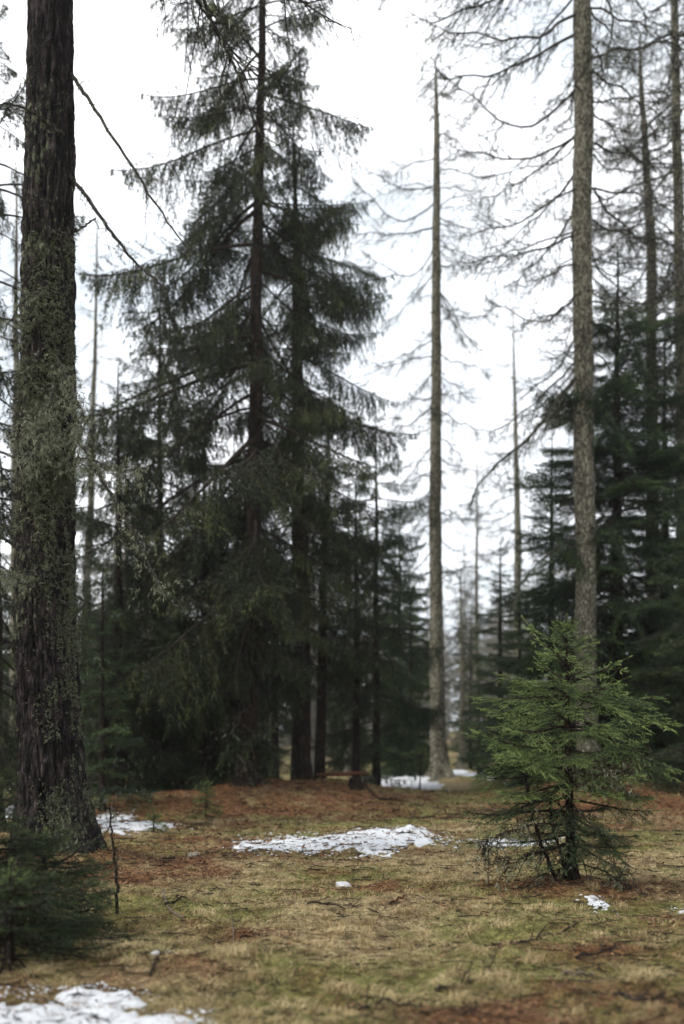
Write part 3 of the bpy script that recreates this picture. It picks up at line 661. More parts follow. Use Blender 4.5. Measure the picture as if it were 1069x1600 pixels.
# 3. spruces of the dark middle group
d = 23.3; g = G(PX(388, d), d)
spruce(388, d, 24, [(0, 2.2), (.14, 2.6), (.3, 4.0), (.5, 3.3), (.65, 2.8), (.78, 1.9), (.9, 1.0), (1, .2)], 'tallest dark spruce of the middle group, trunk on the rusty mound', 'hang', 'o', .2, 3.3, 1.05, 31,
       [(-.3, 0, 0, .26)] + rel([(386, 1230, 15), (394, 900, 12), (401, 600, 10), (405, 300, 7.5), (411, 0, 5)], 388, d, g) + [(24, .4, 0, .01)],
       snow=.12, skew=(.22, PI), mix_=('sparse', .5, .45), dead=30, front=.65, low_ang=-27)
d = 27.5
spruce(471, d, 18.6, [(0, 1.4), (.2, 1.6), (.38, 2.8), (.8, 2.4), (.92, 1.3), (1, .2)], 'thick trunked hanging spruce just right of the tallest one', 'hang', 'n', .26, 3.4, 1.1, 32,
       [(-.3, 0, 0, .33), (1, 0, 0, .27), (8, -.05, 0, .2), (14, -.15, 0, .12), (18.6, -.2, 0, .015)], snow=.15, mix_=('sparse', .4, .3), dead=16, front=.6, low_ang=-24)
spruce(500, 28.0, 11.5, [(0, 1.0), (.4, 1.8), (.8, 1.2), (1, .2)], 'slim spruce stem close beside the thick trunked spruce', 'sparse', 'o', .15, 4.0, .7, 33,
       [(-.3, -.02, 0, .18), (1, 0, 0, .15), (6, .12, 0, .11), (11.5, .3, 0, .02)], dead=10)
spruce(250, 27.0, 14.6, [(0, 2.8), (.3, 2.9), (.6, 2.3), (.85, 1.4), (1, .2)], 'ragged drooping spruce left of the tallest dark spruce', 'hang', 'o', .13, 2.2, 1.2, 34, dead=14, snow=.1)
spruce(318, 25.0, 9.5, [(0, 2.8), (.3, 2.6), (.7, 1.6), (1, .2)], 'low dark spruce filling the shade left of the tallest trunk', 'hang', 'n', .12, .7, 1.5, 35, dead=6)
spruce(185, 24.0, 10.5, [(0, 2.2), (.3, 2.1), (.7, 1.3), (1, .2)], 'dark leaning spruce directly right of the massive trunk', 'hang', 'n', .13, .8, 1.3, 36, dead=6)
spruce(588, 32.0, 12.0, [(0, 1.9), (.3, 2.0), (.7, 1.5), (.9, .9), (1, .3)], 'narrow green spruce forming the right edge of the middle group', 'hang', 'g', .13, 1.0, 1.3, 37, low_ang=-8)
spruce(557, 29.5, 9.5, [(0, 1.5), (.4, 1.6), (.8, 1.3), (1, .3)], 'slender spruce between the middle trunks and the gap', 'hang', 'o', .12, 3.0, 1.3, 38, dead=8)
spruce(625, 42.0, 11.5, [(0, 2.0), (.3, 2.0), (.7, 1.4), (.9, .8), (1, .2)], 'small far spruce left of the lone larch', 'flat', 'g', .13, .5, 1.6, 39, snow=.2, low_ang=-5)
spruce(430, 31.0, 9.0, [(0, 1.9), (.3, 1.9), (.7, 1.1), (1, .15)], 'thin trunked spruce seen between the two main dark trunks', 'hang', 'n', .12, 2.6, 1.2, 40, dead=5)
# left side
spruce(-8, 17.0, 14.0, [(0, 1.9), (.4, 1.7), (.8, 1.2), (1, .3)], 'lichen hung spruce at the far left edge behind the trunk', 'hang', 'o', .13, 1.0, .9, 41, dead=8)
spruce(160, 20.5, 4.9, [(0, 1.15), (.4, .85), (.8, .4), (1, .1)], 'young snow dusted spruce just right of the massive trunk', 'flat', 'g', .06, .4, 1.1, 42, snow=.9, low_ang=0)
spruce(75, 26, 10.0, [(0, 2.4), (.4, 2.0), (.8, 1.0), (1, .1)], 'dense dark spruce standing directly behind the massive trunk', 'hang', 'n', .14, .6, 1.0, 43)
# right side
spruce(966, 27.5, 15.0, [(0, 2.9), (.3, 3.1), (.6, 2.7), (.8, 1.9), (.93, .9), (1, .1)], 'broad dark green spruce with level boughs right of the speckled trunk', 'flat', 'g', .2, 1.6, 1.35, 44, low_ang=-6, top_ang=20, dead=10, mix_=('hang', 1, .3))
spruce(1040, 29.5, 14.0, [(0, 2.4), (.3, 2.4), (.7, 1.5), (1, .1)], 'dark spruce at the right edge with level boughs', 'flat', 'n', .17, 1.2, 1.3, 45, low_ang=-6, top_ang=20, dead=6, mix_=('hang', 1, .35))
spruce(782, 37.0, 9.0, [(0, 1.6), (.3, 1.45), (.7, .85), (1, .1)], 'pointed green spruce right of the gap with reddish stem', 'flat', 'g', .12, .6, 1.6, 46, low_ang=-3, snow=.15)
spruce(862, 31.0, 11.2, [(0, 2.1), (.3, 1.9), (.6, 1.4), (1, .15)], 'dark spruce in the shade left of the speckled trunk', 'flat', 'g', .14, .6, 1.4, 47, low_ang=-8)
spruce(642, 39.0, 7.5, [(0, 1.7), (.3, 1.5), (.7, .8), (1, .1)], 'bushy little spruce tucked against the left side of the lone larch', 'flat', 'g', .09, .4, 1.5, 49, low_ang=-4, snow=.2)
spruce(748, 41.0, 4.6, [(0, 1.2), (.4, .9), (.8, .4), (1, .1)], 'small bright spruce at the right foot of the lone larch', 'flat', 'g', .06, .3, 1.5, 50, low_ang=0, snow=.2)
spruce(812, 34.0, 7.6, [(0, 1.5), (.4, 1.2), (.8, .6), (1, .1)], 'bushy spruce behind the top of the young spruce', 'flat', 'g', .09, .4, 1.5, 51, low_ang=-4, snow=.1)
spruce(735, 56.0, 9.0, [(0, 1.7), (.4, 1.4), (.8, .7), (1, .1)], 'misty spruce deep in the gap', 'flat', 'g', .1, .4, 1.4, 52, low_ang=-4)
spruce(1115, 24.0, 9.5, [(0, 2.2), (.3, 2.0), (.7, 1.2), (1, .1)], 'nearest dark spruce boughs reaching in at the right edge', 'flat', 'n', .14, .6, 1.0, 48, low_ang=-8)

# ------------------------------------------------------------------ background forest (shared trunk and crown meshes)
def far_spruce_meshes(v):
    rng = np.random.default_rng(500 + v); H = 13.; mb = MB()
    vs = [bough(600 + v * 5 + k, 1.8, nn=3, nl=.16, nw=.05, sp_lat=.22, sp_tw=.22, droop=.3, tip=.15, hang=.4, bare=.05, lat=.36, twig_w=.01) for k in range(3)]
    for z, a, L, pt in spruce_layout(rng, H, [(0, 2.3), (.4, 1.8), (.8, .9), (1, .1)], 1.0, .9):
        k = L / 1.8; M = Matrix.Translation((0, 0, z)) @ Euler((0, -pt, a)).to_matrix().to_4x4() @ Matrix.Scale(k, 4)
        mb.add_mb(vs[int(rng.integers(0, 3))], M, rng.normal() * .1)
    return mb.mesh('crown', WOODN['n']), trunk_mesh('trunk', [(-.5, 0, 0, .2), (1, 0, 0, .16), (13, 0, 0, .01)], M_BARK_SPRUCE, 8, 24, .015, v)
def far_larch_meshes(v):
    rng = np.random.default_rng(800 + v); H = 18.; mb = MB()
    vs = [limb(820 + v * 5 + k, 2.4, .35, .3, 1.5, .15, 2.1) for k in range(3)]
    for i in range(84):
        z = 1.2 + 16.4 * (i + rng.random()) / 84; L = np.interp(z, [1, 11, 18], [2.2, 2.4, .5]) * (.5 + .7 * rng.random())
        M = Matrix.Translation((0, 0, z)) @ Euler((rng.normal() * .4, R(12 - z), rng.random() * 6.28)).to_matrix().to_4x4() @ Matrix.Scale(L / 2.4, 4)
        mb.add_mb(vs[int(rng.integers(0, 3))], M)
    return mb.mesh('crown', [M_HAZE_LIMB, M_NEEDLE, M_SNOWT, M_LICHEN]), trunk_mesh('trunk', [(-.5, 0, 0, .26), (1, 0, 0, .21), (18, 0, 0, .015)], M_HAZE_LIMB, 8, 40, .015, v)
FS = [far_spruce_meshes(v) for v in range(3)]; FL = [far_larch_meshes(v) for v in range(3)]
rng = np.random.default_rng(77)
placed = []
for i in range(232):
    d = 44 + 95 * rng.random() ** 1.1; px = -120 + 1310 * rng.random()
    if i > 185: px = 590 + 250 * rng.random(); d = 66 + 75 * rng.random()
    x = PX(px, d)
    gap = 560 < px < 860
    if any((x - a) ** 2 + (d - b_) ** 2 < 2.2 for a, b_ in placed): continue
    if gap and d < 62: continue
    placed.append((x, d))
    is_l = rng.random() < (1.1 if gap else .5)
    H = (13 + 5 * rng.random()) if is_l else (8 + 6 * rng.random())
    if gap: H = min(H, PZ(770 + 90 * rng.random(), d))
    if not is_l and gap: H = min(H, PZ(1000, d) + 2)
    v = int(rng.integers(0, 3)); cm, tm = (FL if is_l else FS)[v]
    o = obj('larch_tree' if is_l else 'spruce_tree', None, loc=(x, d, G(x, d)), rot=(0, 0, rng.random() * 6.28), sc=H / (18. if is_l else 13.), category='tree',
            label='bare larch standing far back in the pale misty forest' if is_l else 'spruce standing far back in the pale misty forest',
            group='far bare larches in the mist' if is_l else 'far spruces in the mist')
    obj('trunk', tm, o); obj('crown', cm, o)

# ------------------------------------------------------------------ young spruces near the camera: every branch a part, its needles a sub-part
def near_bough(seed, L, dark=False, dense=1.0, droop=.1, hang=.1, bare=.12, tip=.12, lat=.40):
    return bough(seed, L, nn=int(44 * dense), nl=.014, nw=.0045, sp_lat=.09, sp_tw=.072, lat=lat, droop=droop, tip=tip, hang=hang, bare=bare, twig_w=.0035)
NB = {}
def near_meshes(v, L, style):
    k = (v, L, style)
    if k not in NB:
        kw = dict(up=dict(droop=.06, hang=.08, tip=.10), mid=dict(droop=.22, hang=.22, tip=.2), low=dict(droop=.38, hang=.5, tip=.18, bare=.25, lat=.34, dense=.9))[style]
        mb = near_bough(1000 + v * 11 + int(L * 10), L, **kw)
        NB[k] = (mb.only((0,)).mesh('branch', [M_WOOD]), mb.only((1,)))
        nb = MB(); nb.ch = [(a, f, 0, t, s) for a, f, _, t, s in NB[k][1].ch]
        NB[k] = (NB[k][0], nb.mesh('needles', [M_NEEDLE_YOUNG]), nb.mesh('needles', [M_NEEDLE_DEEP]), nb.mesh('needles', [M_NEEDLE]))
    return NB[k]
def young_branch(o, loc, rot, L, style, v, deep=False):
    bl = 1.0 if L > .6 else .42
    w, n, n2, n3 = near_meshes(v, bl, style); k = L / bl
    k2 = k if bl > .5 else k
    b = obj('branch', w, o, loc, rot, (k, k, k)); obj('needles', n3 if deep == 2 else (n2 if deep else n), b)
def young_spruce(px, d, H, prof, label, seed, per=5, step=.16, lean=0.0, z0=.5, deep_below=.3, name='young_spruce', r=.03, skew=(0, 0), dmul=1.0):
    rng = np.random.default_rng(seed); o = root(name, px, d, label, 'tree')
    obj('trunk', trunk_mesh('trunk', [(-.1, 0, 0, r * 1.4), (.3, lean * .1, 0, r), (H * .6, lean * .6, 0, r * .6), (H, lean, 0, .004)], M_BARK_SPRUCE, 12, 50, r * .15, seed, .4, .3), o)
    P = np.array(prof); z = z0
    while z < H - .06:
        L = float(np.interp(z / H, P[:, 0], P[:, 1])); a0 = rng.random() * 6.28
        k = per if L > .3 else 5
        for i in range(k):
            a = a0 + i * 2 * PI / k + rng.normal() * .2; l = L * (.6 + .6 * rng.random()) * (1 + skew[0] * math.cos(a - skew[1]))
            f = z / H; st = 'up' if f > .6 else ('mid' if f > .33 or rng.random() < .5 else 'low')
            pitch = R(-4 + 48 * max(0, f - .35) ** 1.1 + rng.normal() * 10)
            young_branch(o, (lean * f, 0, z + rng.normal() * .03), (rng.normal() * .2, -pitch, a), max(.1, l), st, int(rng.integers(0, 3)), 2 if deep_below == 2 else f < deep_below)
        z += step * (.75 + .5 * rng.random()) * (.7 + .3 * min(1, L))
    for a in (0, 1.3, 2.5, 3.8, 5.1): young_branch(o, (lean, 0, H - .14), (0, -R(42), a), .17, 'up', int(rng.integers(0, 3)))
    young_branch(o, (lean, 0, H - .1), (0, -R(86), 0), .16, 'up', 0)
    return o
d = 10.1; H = 2.62
ys = young_spruce(893, d, H, [(0, .62), (.2, .75), (.42, .92), (.62, .84), (.72, .62), (.85, .36), (1, .1)], 'bushy young green spruce standing alone in the clearing before the speckled trunk', 71, per=5, step=.155, lean=-.06, z0=.36, deep_below=.36, skew=(.16, PI), r=.05)
young_branch(ys, (-.03, 0, 1.86), (0, R(18), R(-5)), 1.15, 'up', 1); young_branch(ys, (-.03, 0, 1.84), (.2, R(2), R(8)), 1.0, 'up', 2)
young_branch(ys, (-.03, 0, 1.7), (0, R(28), R(-12)), 1.25, 'mid', 0); young_branch(ys, (-.03, 0, 1.86), (0, R(4), R(178)), .95, 'up', 0)
young_branch(ys, (-.03, 0, 1.2), (0, R(24), R(2)), .95, 'mid', 2); young_branch(ys, (0, 0, .95), (0, R(18), R(184)), 1.0, 'mid', 1, True)
g = G(PX(893, d), d)
for k, (pts, r0, r1) in enumerate([
    ([(873, 1392, 9.95), (855, 1340, 9.9), (838, 1300, 9.9), (826, 1250, 9.95), (822, 1215, 10)], .022, .010),
    ([(890, 1385, 10.0), (875, 1330, 9.95), (862, 1290, 9.95), (860, 1240, 10)], .02, .010),
    ([(890, 1365, 10.2), (905, 1320, 10.2), (880, 1270, 10.1), (868, 1240, 10)], .010, .006),
]): px_branch(pts, d, r0, r1, ys, g, PX(893, d), 90 + k, 1.0, .0, 'stem', [M_BARK_SPRUCE])
for k, (pts, r0, r1, tw) in enumerate([
    ([(893, 1195, 10), (915, 1210, 9.8), (940, 1212, 9.7), (965, 1195, 9.7)], .008, .003, 5),
    ([(893, 1180, 10), (930, 1195, 9.8), (965, 1205, 9.7), (990, 1200, 9.7)], .008, .003, 5),
    ([(900, 1345, 10), (940, 1360, 9.8), (975, 1380, 9.7), (1000, 1400, 9.7)], .009, .004, 3),
    ([(900, 1310, 10), (935, 1300, 10), (960, 1330, 9.9), (975, 1350, 9.9)], .008, .003, 3),
    ([(895, 1320, 10), (840, 1330, 9.8), (800, 1350, 9.7), (775, 1340, 9.7)], .009, .003, 3),
    ([(893, 1350, 10), (840, 1370, 9.8), (810, 1400, 9.7)], .009, .003, 3),
    ([(895, 1290, 10), (840, 1285, 9.8), (790, 1300, 9.7), (750, 1320, 9.7)], .009, .003, 4),
]): px_branch(pts, d, r0, r1, ys, g, PX(893, d), 110 + k, tw, .4, 'dead_branch', [M_STICK if k < 2 else M_WOOD, M_NEEDLE, M_SNOWT, M_LICHEN])

young_spruce(-25, 7.4, 1.28, [(0, .95), (.3, .95), (.6, .6), (.85, .3), (1, .1)], 'dark young spruce spilling in at the lower left corner', 72, per=6, step=.11, z0=.12, deep_below=2, r=.03)  # these three bushes take darker needles to paint in the corner vignette
young_spruce(70, 7.9, .78, [(0, .72), (.4, .6), (.8, .3), (1, .1)], 'low dark spruce bush at the foot of the massive trunk', 73, per=6, step=.1, z0=.08, deep_below=2, r=.02)
young_spruce(15, 6.6, .62, [(0, .75), (.4, .62), (.8, .3), (1, .1)], 'lowest spruce bush nearest the camera on the left', 74, per=6, step=.1, z0=.06, deep_below=2, r=.02)
young_spruce(656, 28.5, 1.35, [(0, .2), (.5, .35), (.8, .3), (1, .1)], 'tiny leaning sapling in front of the lone larch', 75, per=4, step=.16, z0=.7, deep_below=0, r=.02, lean=.05)
young_spruce(322, 19.8, .75, [(0, .4), (.5, .3), (1, .08)], 'tiny green seedling on the mossy bank in the shade', 76, per=5, step=.12, z0=.12, deep_below=0, r=.012)
young_spruce(240, 16.2, .32, [(0, .25), (.5, .2), (1, .08)], 'little seedling beside the narrow snow patch', 77, per=5, step=.08, z0=.08, deep_below=0, r=.008)

# bare thin sapling stem in front of the massive trunk
o = root('dead_sapling', 182, 8.6, 'thin dead upright stem beside the massive trunk', 'sapling')
gg = G(PX(182, 8.6), 8.6)
px_branch([(183, 1432, 8.6), (182, 1380, 8.6), (176, 1320, 8.6), (171, 1255, 8.6)], 8.6, .018, .007, o, gg, PX(182, 8.6), 131, .8, .3, 'stem', [M_WOOD, M_NEEDLE, M_SNOWT, M_LICHEN])

# ------------------------------------------------------------------ things on the ground
def stone(px, py, w, h, label, seed, col=(.42, .42, .41)):
    d = DY(py); x = PX(px, d); rng = np.random.default_rng(seed)
    n = 18; th = np.linspace(0, PI, n); ph = np.linspace(0, 2 * PI, 25)[:-1]; T, Pp = np.meshgrid(th, ph, indexing='ij')
    v = np.stack([np.sin(T) * np.cos(Pp), np.sin(T) * np.sin(Pp), np.cos(T)], -1)
    nrmls = nrm(rng.normal(size=(14, 3))); dd = .62 + .3 * rng.random(14)
    k = np.min(np.where(v @ nrmls.T > .15, dd / np.maximum(v @ nrmls.T, .15), 9), -1); k = np.minimum(k, 1)
    k = k * (1 + (fbm(v[..., 0] * 4 + 5, v[..., 1] * 4, v[..., 2] * 4, s=seed) - .5) * .12)
    V = v * k[..., None] * np.array([w / 2, w * .38, h]); i = np.arange(n * 24).reshape(n, 24); j = np.roll(i, -1, 1)
    F = np.stack([i[:-1], i[1:], j[1:], j[:-1]], -1).reshape(-1, 4)
    m = bpy.data.materials.get('pale_stone_%d' % (col[0] * 100))
    if not m:
        m, nt, b = mat('pale_stone_%d' % (col[0] * 100), .85, .25); po = mapped(nt, (1, 1, 1))
        nt.links.new(ramp(nt, noise(nt, 30, 5, po, .7), [(.3, tuple(c * .55 for c in col)), (.6, col)]), b.inputs[0]); bump(nt, b, noise(nt, 60, 5, po, .7), .6, .01)
    mb = MB(); mb.add(V, F, 0, None, False)
    obj('stone', mb.mesh('stone', [m]), loc=(x, d, G(x, d) + h * .5), rot=(0, 0, rng.random() * 6), label=label, category='stone')
stone(537, 1380, .28, .045, 'pale grey angular stone lying alone in the middle of the clearing', 1, (.45, .45, .46))
stone(303, 1338, .17, .05, 'small tan stone on the rusty needles left of the big snow patch', 2, (.33, .28, .23))
stone(244, 1500, .09, .028, 'flat grey stone in the grass at lower left', 3, (.34, .33, .32))
stone(262, 1496, .05, .018, 'tiny stone touching the flat grey one', 4, (.30, .29, .28))
stone(276, 1502, .035, .012, 'smallest pebble of the trio in the lower left grass', 5, (.36, .34, .32))

def stick(pts, r0, r1, label, seed, tw=.6, mt=None, lift=.012, name='fallen_branch'):
    """pts: picture points on the ground (px, py)"""
    rng = np.random.default_rng(seed)
    W = [(PX(a, DY(b_)), DY(b_)) for a, b_ in pts]; W = [(x, y, G(x, y) + lift) for x, y in W]
    c = np.array(W[0]); P = np.array(W) - c; s = np.linspace(0, len(P) - 1, 5 * len(P)); k = np.arange(len(P))
    C = np.stack([np.interp(s, k, P[:, i]) for i in range(3)], -1)
    for _ in range(2): C[1:-1] = (C[:-2] + C[1:-1] * 2 + C[2:]) / 4
    for q in range(len(C)): C[q, 2] = G(C[q, 0] + c[0], C[q, 1] + c[1]) - c[2] + lift + .01 * math.sin(q)
    mb = MB(); u = np.linspace(0, 1, len(C)); tubes(mb, C, r0 + (r1 - r0) * u, 6, 0)
    n = int(tw * 10)
    if n:
        i = rng.integers(2, len(C) - 1, n); tan = nrm(C[i] - C[i - 1]); l = (.06 + rng.random(n) * .22) * (r0 / .012) ** .5
        dd = nrm(tan * .8 + rng.normal(size=(n, 3)) * .6 + np.array([0, 0, .25])); t = np.linspace(0, 1, 4)[None]
        tubes(mb, C[i][:, None] + dd[:, None] * (l[:, None] * t)[..., None], r1 * .7 * (1.2 - t) * np.ones((n, 1)), 3, 0)
    obj(name, mb.mesh(name, [mt or M_STICK]), loc=tuple(c), label=label, category='fallen branch')
M_PALE = bark_mat('bleached_stick', (.16, .12, .09), (.28, .22, .17), (.42, .35, .28), 0, (.2, .2, .15), 3)
M_RUSTW = bark_mat('rusty_rotten_wood', (.05, .02, .01), (.16, .065, .035), (.26, .12, .07), 0, (.2, .2, .15), 2)
stick([(255, 1405), (256, 1418), (266, 1430), (290, 1437)], .014, .009, 'pale curved stick lying left of the clearing centre', 1, 0, M_PALE)
stick([(258, 1425), (280, 1420), (305, 1416)], .012, .006, 'dark twig behind the pale curved stick', 2, .8, M_WOOD)
stick([(366, 1470), (365, 1450), (362, 1432)], .006, .004, 'slim bleached grass stalk like twig below the clearing centre', 3, 0, M_PALE)
stick([(120, 1425), (145, 1415), (165, 1405)], .018, .01, 'stick sloping up to the massive trunk', 4, .4, M_RUSTW)
stick([(375, 1458), (400, 1454), (425, 1460)], .01, .005, 'dark twig lying in the mid left grass', 5, .8, M_WOOD)
stick([(560, 1252), (600, 1262), (640, 1262)], .03, .012, 'dark branch lying behind the big snow patch', 6, 1, M_WOOD)
stick([(610, 1282), (660, 1284), (715, 1279)], .03, .015, 'long dark branch at the right end of the big snow patch', 7, 1.2, M_WOOD)
stick([(800, 1475), (850, 1468), (900, 1455)], .016, .008, 'dark branch half buried in the grass below the young spruce', 8, .8, M_WOOD)
stick([(680, 1545), (730, 1538), (770, 1520)], .014, .008, 'dark stick in the lower right grass', 9, .8, M_WOOD)
stick([(610, 1422), (622, 1418), (632, 1416)], .012, .008, 'short orange brown bark piece near the grey stone', 10, 0, M_RUSTW)
stick([(655, 1418), (675, 1417), (695, 1418)], .008, .006, 'short straw coloured stick right of the orange bark piece', 11, 0, M_PALE)
stick([(880, 1531), (905, 1533), (928, 1532)], .013, .008, 'bleached stick in the lower right grass', 12, 0, M_PALE)
stick([(235, 1535), (242, 1515), (252, 1500)], .009, .005, 'forked twig above the bottom left snow', 13, .8, M_WOOD)
stick([(930, 1278), (965, 1272), (1005, 1262)], .012, .006, 'pale dry branch fan lying right of the young spruce', 14, 2.5, M_PALE, .06)
stick([(560, 1585), (600, 1572), (640, 1578)], .012, .006, 'thin stick at the bottom centre edge', 15, .8, M_WOOD)
stick([(900, 1500), (945, 1494), (985, 1500)], .01, .006, 'thin grey twig in the right foreground grass', 16, .8, M_WOOD)
stick([(960, 1572), (1000, 1580), (1040, 1570)], .014, .007, 'dark rotten twig at the lower right corner', 17, .8, M_WOOD)
stick([(480, 1418), (520, 1416), (560, 1420)], .008, .005, 'fine twig below the pale grey stone', 18, .8, M_WOOD)

# broken rotten stump with a rusty slab at the right end of the middle mound
d = 24.2; x = PX(556, d); g = G(x, d)
o = obj('rotten_stump', None, loc=(x, d, g), label='broken dark stump with a rusty slab lying across it', category='stump')
obj('stump_body', trunk_mesh('stump_body', [(-.2, 0, 0, .17), (.1, 0, 0, .15), (.26, 0, 0, .14), (.262, 0, 0, .01)], M_BARK_SPRUCE, 20, 16, .03, 4, .3, .2), o)
mb = MB(); sl = np.array([[-.95, 0, .30], [-.5, .02, .31], [0, .03, .33], [.24, .02, .335]]); tubes(mb, sl, np.array([.03, .05, .055, .03]), 7, 0)
obj('slab', mb.mesh('slab', [M_RUSTW]), o)

# ------------------------------------------------------------------ ground cover
rng = np.random.default_rng(9)
def scatter(n, y0, y1, wide=.40, pw=0):
    y = y0 * (y1 / y0) ** rng.random(n); x = (rng.random(n) * 2 - 1) * (wide * y + .4)
    return x, y
def blades(n, y0, y1, keepfn, hgt, wid, leanr, name, mt, label, tintfn=None, curl=True):
    x, y = scatter(n, y0, y1); k = rng.random(n) < keepfn(x, y); x, y = x[k], y[k]; n = len(x)
    z = gz(x, y) - .004
    sc = np.clip(y / 8, .8, 2.2)
    clump = fbm(x * 3.3, y * 3.3, s=140, o=2)
    a = rng.random(n) * 2 * PI * .35 + vnoise(x * 2.2, y * 2.2, s=141) * 12; ln = leanr[0] + (leanr[1] - leanr[0]) * rng.random(n)
    h = hgt * (.35 + 1.1 * rng.random(n)) * (.35 + 1.3 * clump) * sc ** .35; w = wid * sc * (.7 + .6 * rng.random(n))
    p = np.stack([x, y, z], -1); hd = np.stack([np.cos(a), np.sin(a), np.zeros(n)], -1); sd = np.stack([-np.sin(a + rng.normal(size=n)), np.cos(a + rng.normal(size=n) * .0), np.zeros(n)], -1) * (w / 2)[:, None]
    up = np.array([0, 0, 1.])
    mid = p + (hd * np.sin(ln)[:, None] * .5 + up * np.cos(ln)[:, None] * .75) * h[:, None] * .6
    tip = p + (hd * np.sin(ln)[:, None] * 1.15 + up * np.cos(ln)[:, None] * .85) * h[:, None]
    V = np.stack([p - sd, p + sd, mid + sd * .7, mid - sd * .7, tip], 1).reshape(-1, 3)
    b_ = np.arange(n)[:, None] * 5
    t = np.clip((tintfn(x, y) if tintfn else .5) * .6 + rng.random(n) * .5, 0, 1)
    mb = MB(); mb.add(V, b_ + np.array([[0, 1, 2, 3]]), 0, t); mb.add(V, b_ + np.array([[3, 2, 4]]), 0, t)
    mb.ch[1] = (np.zeros((0, 3)), mb.ch[1][1] - len(V), 0, mb.ch[1][3], False)
    return obj(name, mb.mesh(name, [mt]), kind='stuff', label=label, category=None)
M_STRAW = leaf_mat('dry_straw_grass', (.09, .06, .026), (.34, .26, .125), (.70, .57, .33), .3, .7)
M_GREENG = leaf_mat('short_green_grass', (.03, .045, .012), (.145, .165, .04), (.35, .36, .10), .3, .6)
M_LITT = leaf_mat('rusty_litter', (.05, .022, .012), (.12, .055, .026), (.32, .18, .09), .1, .85)
snf = lambda x, y: 1 - .6 * smooth(-.05, .25, snow_any(x, y))
blades(210000, 4.6, 26, lambda x, y: (1 - .8 * litter(x, y)) * (.35 + .9 * fbm(x * 2, y * 2, s=5)) * snf(x, y), .055, .0055, (.7, 1.45), 'dry_grass', M_STRAW, 'flattened dry straw coloured grass over the clearing')
blades(150000, 4.6, 30, lambda x, y: (1 - .75 * litter(x, y)) * (.12 + .95 * green(x, y)) * snf(x, y), .036, .005, (.2, 1.2), 'green_grass', M_GREENG, 'short green grass growing through the straw')
# crumbs of old snow round the patches
cr_ = MB()
for lab, ells, th in SNOW[:7]:
    cx = np.array([e[0] for e in ells]); m_n = 9000 if ells[0][2] > .5 else 2500
    x0 = min(e[0] - e[2] for e in ells) - .3; x1 = max(e[0] + e[2] for e in ells) + .3; y0 = min(e[1] - e[3] for e in ells) - .4; y1 = max(e[1] + e[3] for e in ells) + .4
    x = x0 + (x1 - x0) * rng.random(m_n); y = y0 + (y1 - y0) * rng.random(m_n); mm = snow_mask(x, y, ells, 1.0); k = (mm > -.4) & (mm < .3) & (rng.random(m_n) < smooth(-.5, .2, mm) * .5)
    x, y = x[k], y[k]; n = len(x); z = gz(x, y) + .002; s_ = (.004 + .016 * rng.random((n, 1)) ** 3) * (1.0 if y0 < 9 else 1.5); a = rng.random(n) * 6.28
    c = np.stack([x, y, z + .02 * (mm[k] > 0)], -1); V = [c + np.stack([np.cos(a + q * 1.57 + .3 * rng.normal(size=n)), np.sin(a + q * 1.57), 0 * a], -1) * s_ for q in range(4)] + [c + np.array([0, 0, .5]) * s_]
    cr_.add(np.stack(V, 1).reshape(-1, 3), (np.arange(n)[:, None, None] * 5 + np.array([[0, 1, 4], [1, 2, 4], [2, 3, 4], [3, 0, 4]])[None]).reshape(-1, 3))
obj('snow_crumbs', cr_.mesh('snow_crumbs', [M_SNOW]), kind='stuff', label='crumbs of melting snow caught in the grass round the patches')
# straw tufts
nt_ = 700; tx, ty = scatter(nt_, 4.8, 18); kk = (rng.random(nt_) < 1.1 - litter(tx, ty)) & (snow_any(tx, ty) < .1); tx, ty = tx[kk], ty[kk]
nb_ = 90; n = len(tx) * nb_; rad = np.repeat(.03 + .07 * rng.random(len(tx)), nb_); a = rng.random(n) * 2 * PI; q = rad * np.sqrt(rng.random(n))
x = np.repeat(tx, nb_) + np.cos(a) * q; y = np.repeat(ty, nb_) + np.sin(a) * q; z = gz(x, y) - .005
wind = np.repeat(rng.random(len(tx)) * 2 * PI, nb_); a2 = np.where(rng.random(n) < .5, wind + rng.normal(size=n) * .6, a + rng.normal(size=n) * .5)
h = np.repeat(.05 + .08 * rng.random(len(tx)), nb_) * (.4 + .8 * rng.random(n)); ln = .5 + 1.0 * rng.random(n)
p = np.stack([x, y, z], -1); hd = np.stack([np.cos(a2), np.sin(a2), 0 * x], -1); w_ = .0035 + .003 * rng.random(n); sd = np.stack([-np.sin(a2), np.cos(a2), 0 * x], -1) * w_[:, None] / 2; up = np.array([0, 0, 1.])
mid = p + (hd * np.sin(ln)[:, None] * .5 + up * np.cos(ln * .6)[:, None] * .8) * h[:, None] * .6; tip = p + (hd * np.sin(ln)[:, None] * 1.3 + up * np.cos(ln)[:, None] * .7) * h[:, None]
V = np.stack([p - sd, p + sd, mid + sd * .8, mid - sd * .8, tip], 1).reshape(-1, 3); b_ = np.arange(n)[:, None] * 5
mb = MB(); tt = np.clip(np.repeat(.35 + .5 * rng.random(len(tx)), nb_) + rng.normal(size=n) * .18, 0, 1)
mb.add(V, np.concatenate([b_ + np.array([[0, 1, 2, 3]])]), 0, tt); mb.ch.append((np.zeros((0, 3)), b_ + np.array([[3, 2, 4]]) - len(V), 0, tt, False))
obj('grass_tufts', mb.mesh('grass_tufts', [M_STRAW]), kind='stuff', label='taller tufts of bleached grass standing out of the flattened straw')
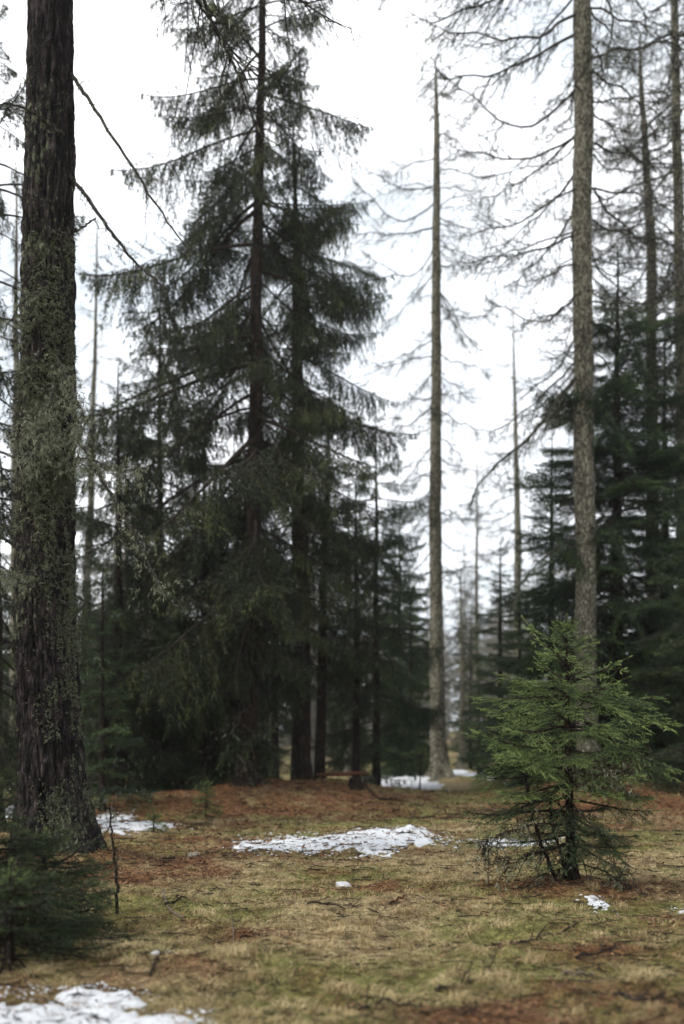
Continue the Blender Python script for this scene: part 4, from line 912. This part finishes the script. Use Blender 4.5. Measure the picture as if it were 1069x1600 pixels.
# litter: small flat flakes, needles and twig bits
n = 90000; x, y = scatter(n, 4.6, 26); k = rng.random(n) < (.14 + .86 * litter(x, y)) * (.25 + .75 * snf(x, y)); x, y = x[k], y[k]; n = len(x)
z = gz(x, y) + .003 + .035 * smooth(0, .5, snow_any(x, y)); p = np.stack([x, y, z], -1); a = rng.random(n) * 6.28; sc = np.clip(y / 8, .8, 2.5)[:, None]
u = np.stack([np.cos(a), np.sin(a), rng.normal(size=n) * .3], -1) * (.006 + .03 * rng.random((n, 1)) ** 3) * sc; v = np.stack([-np.sin(a), np.cos(a), rng.normal(size=n) * .4], -1) * (.002 + .005 * rng.random((n, 1))) * sc
p[:, 2] += .008 * rng.random(n)
mb = MB(); mb.add(np.stack([p - u - v, p + u - v, p + u * .8 + v, p - u * .8 + v], 1).reshape(-1, 3), np.arange(n * 4).reshape(-1, 4), 0, rng.random(n))
obj('needle_litter', mb.mesh('needle_litter', [M_LITT]), kind='stuff', label='rusty needles, cones and flakes of bark covering the ground')
# small twigs everywhere
n = 3200; x, y = scatter(n, 4.7, 26); z = gz(x, y) + .012 + .02 * smooth(0, .5, snow_any(x, y)); a = rng.random(n) * PI; l = (.04 + .2 * rng.random(n) ** 2) * np.clip(y / 9, 1, 2)
t = np.linspace(-.5, .5, 4)[None]; P = np.stack([x[:, None] + np.cos(a)[:, None] * l[:, None] * t, y[:, None] + np.sin(a)[:, None] * l[:, None] * t, z[:, None] + rng.random((n, 4)) * .012], -1)
P[:, 1:3, :2] += rng.normal(size=(n, 2, 2)) * .012
mb = MB(); tubes(mb, P, (.0018 + .0035 * rng.random((n, 1))) * np.clip(y / 9, 1, 2)[:, None] * np.ones((1, 4)), 3, 0)
obj('scattered_twigs', mb.mesh('scattered_twigs', [M_WOOD]), kind='stuff', label='fine dead twigs scattered over grass and snow')
print('objects', len(S.objects), 'unique tris', sum(sum(len(p.vertices) - 2 for p in m.polygons) if len(m.polygons) < 500 else int(len(m.loops) - 2 * len(m.polygons)) for m in bpy.data.meshes))
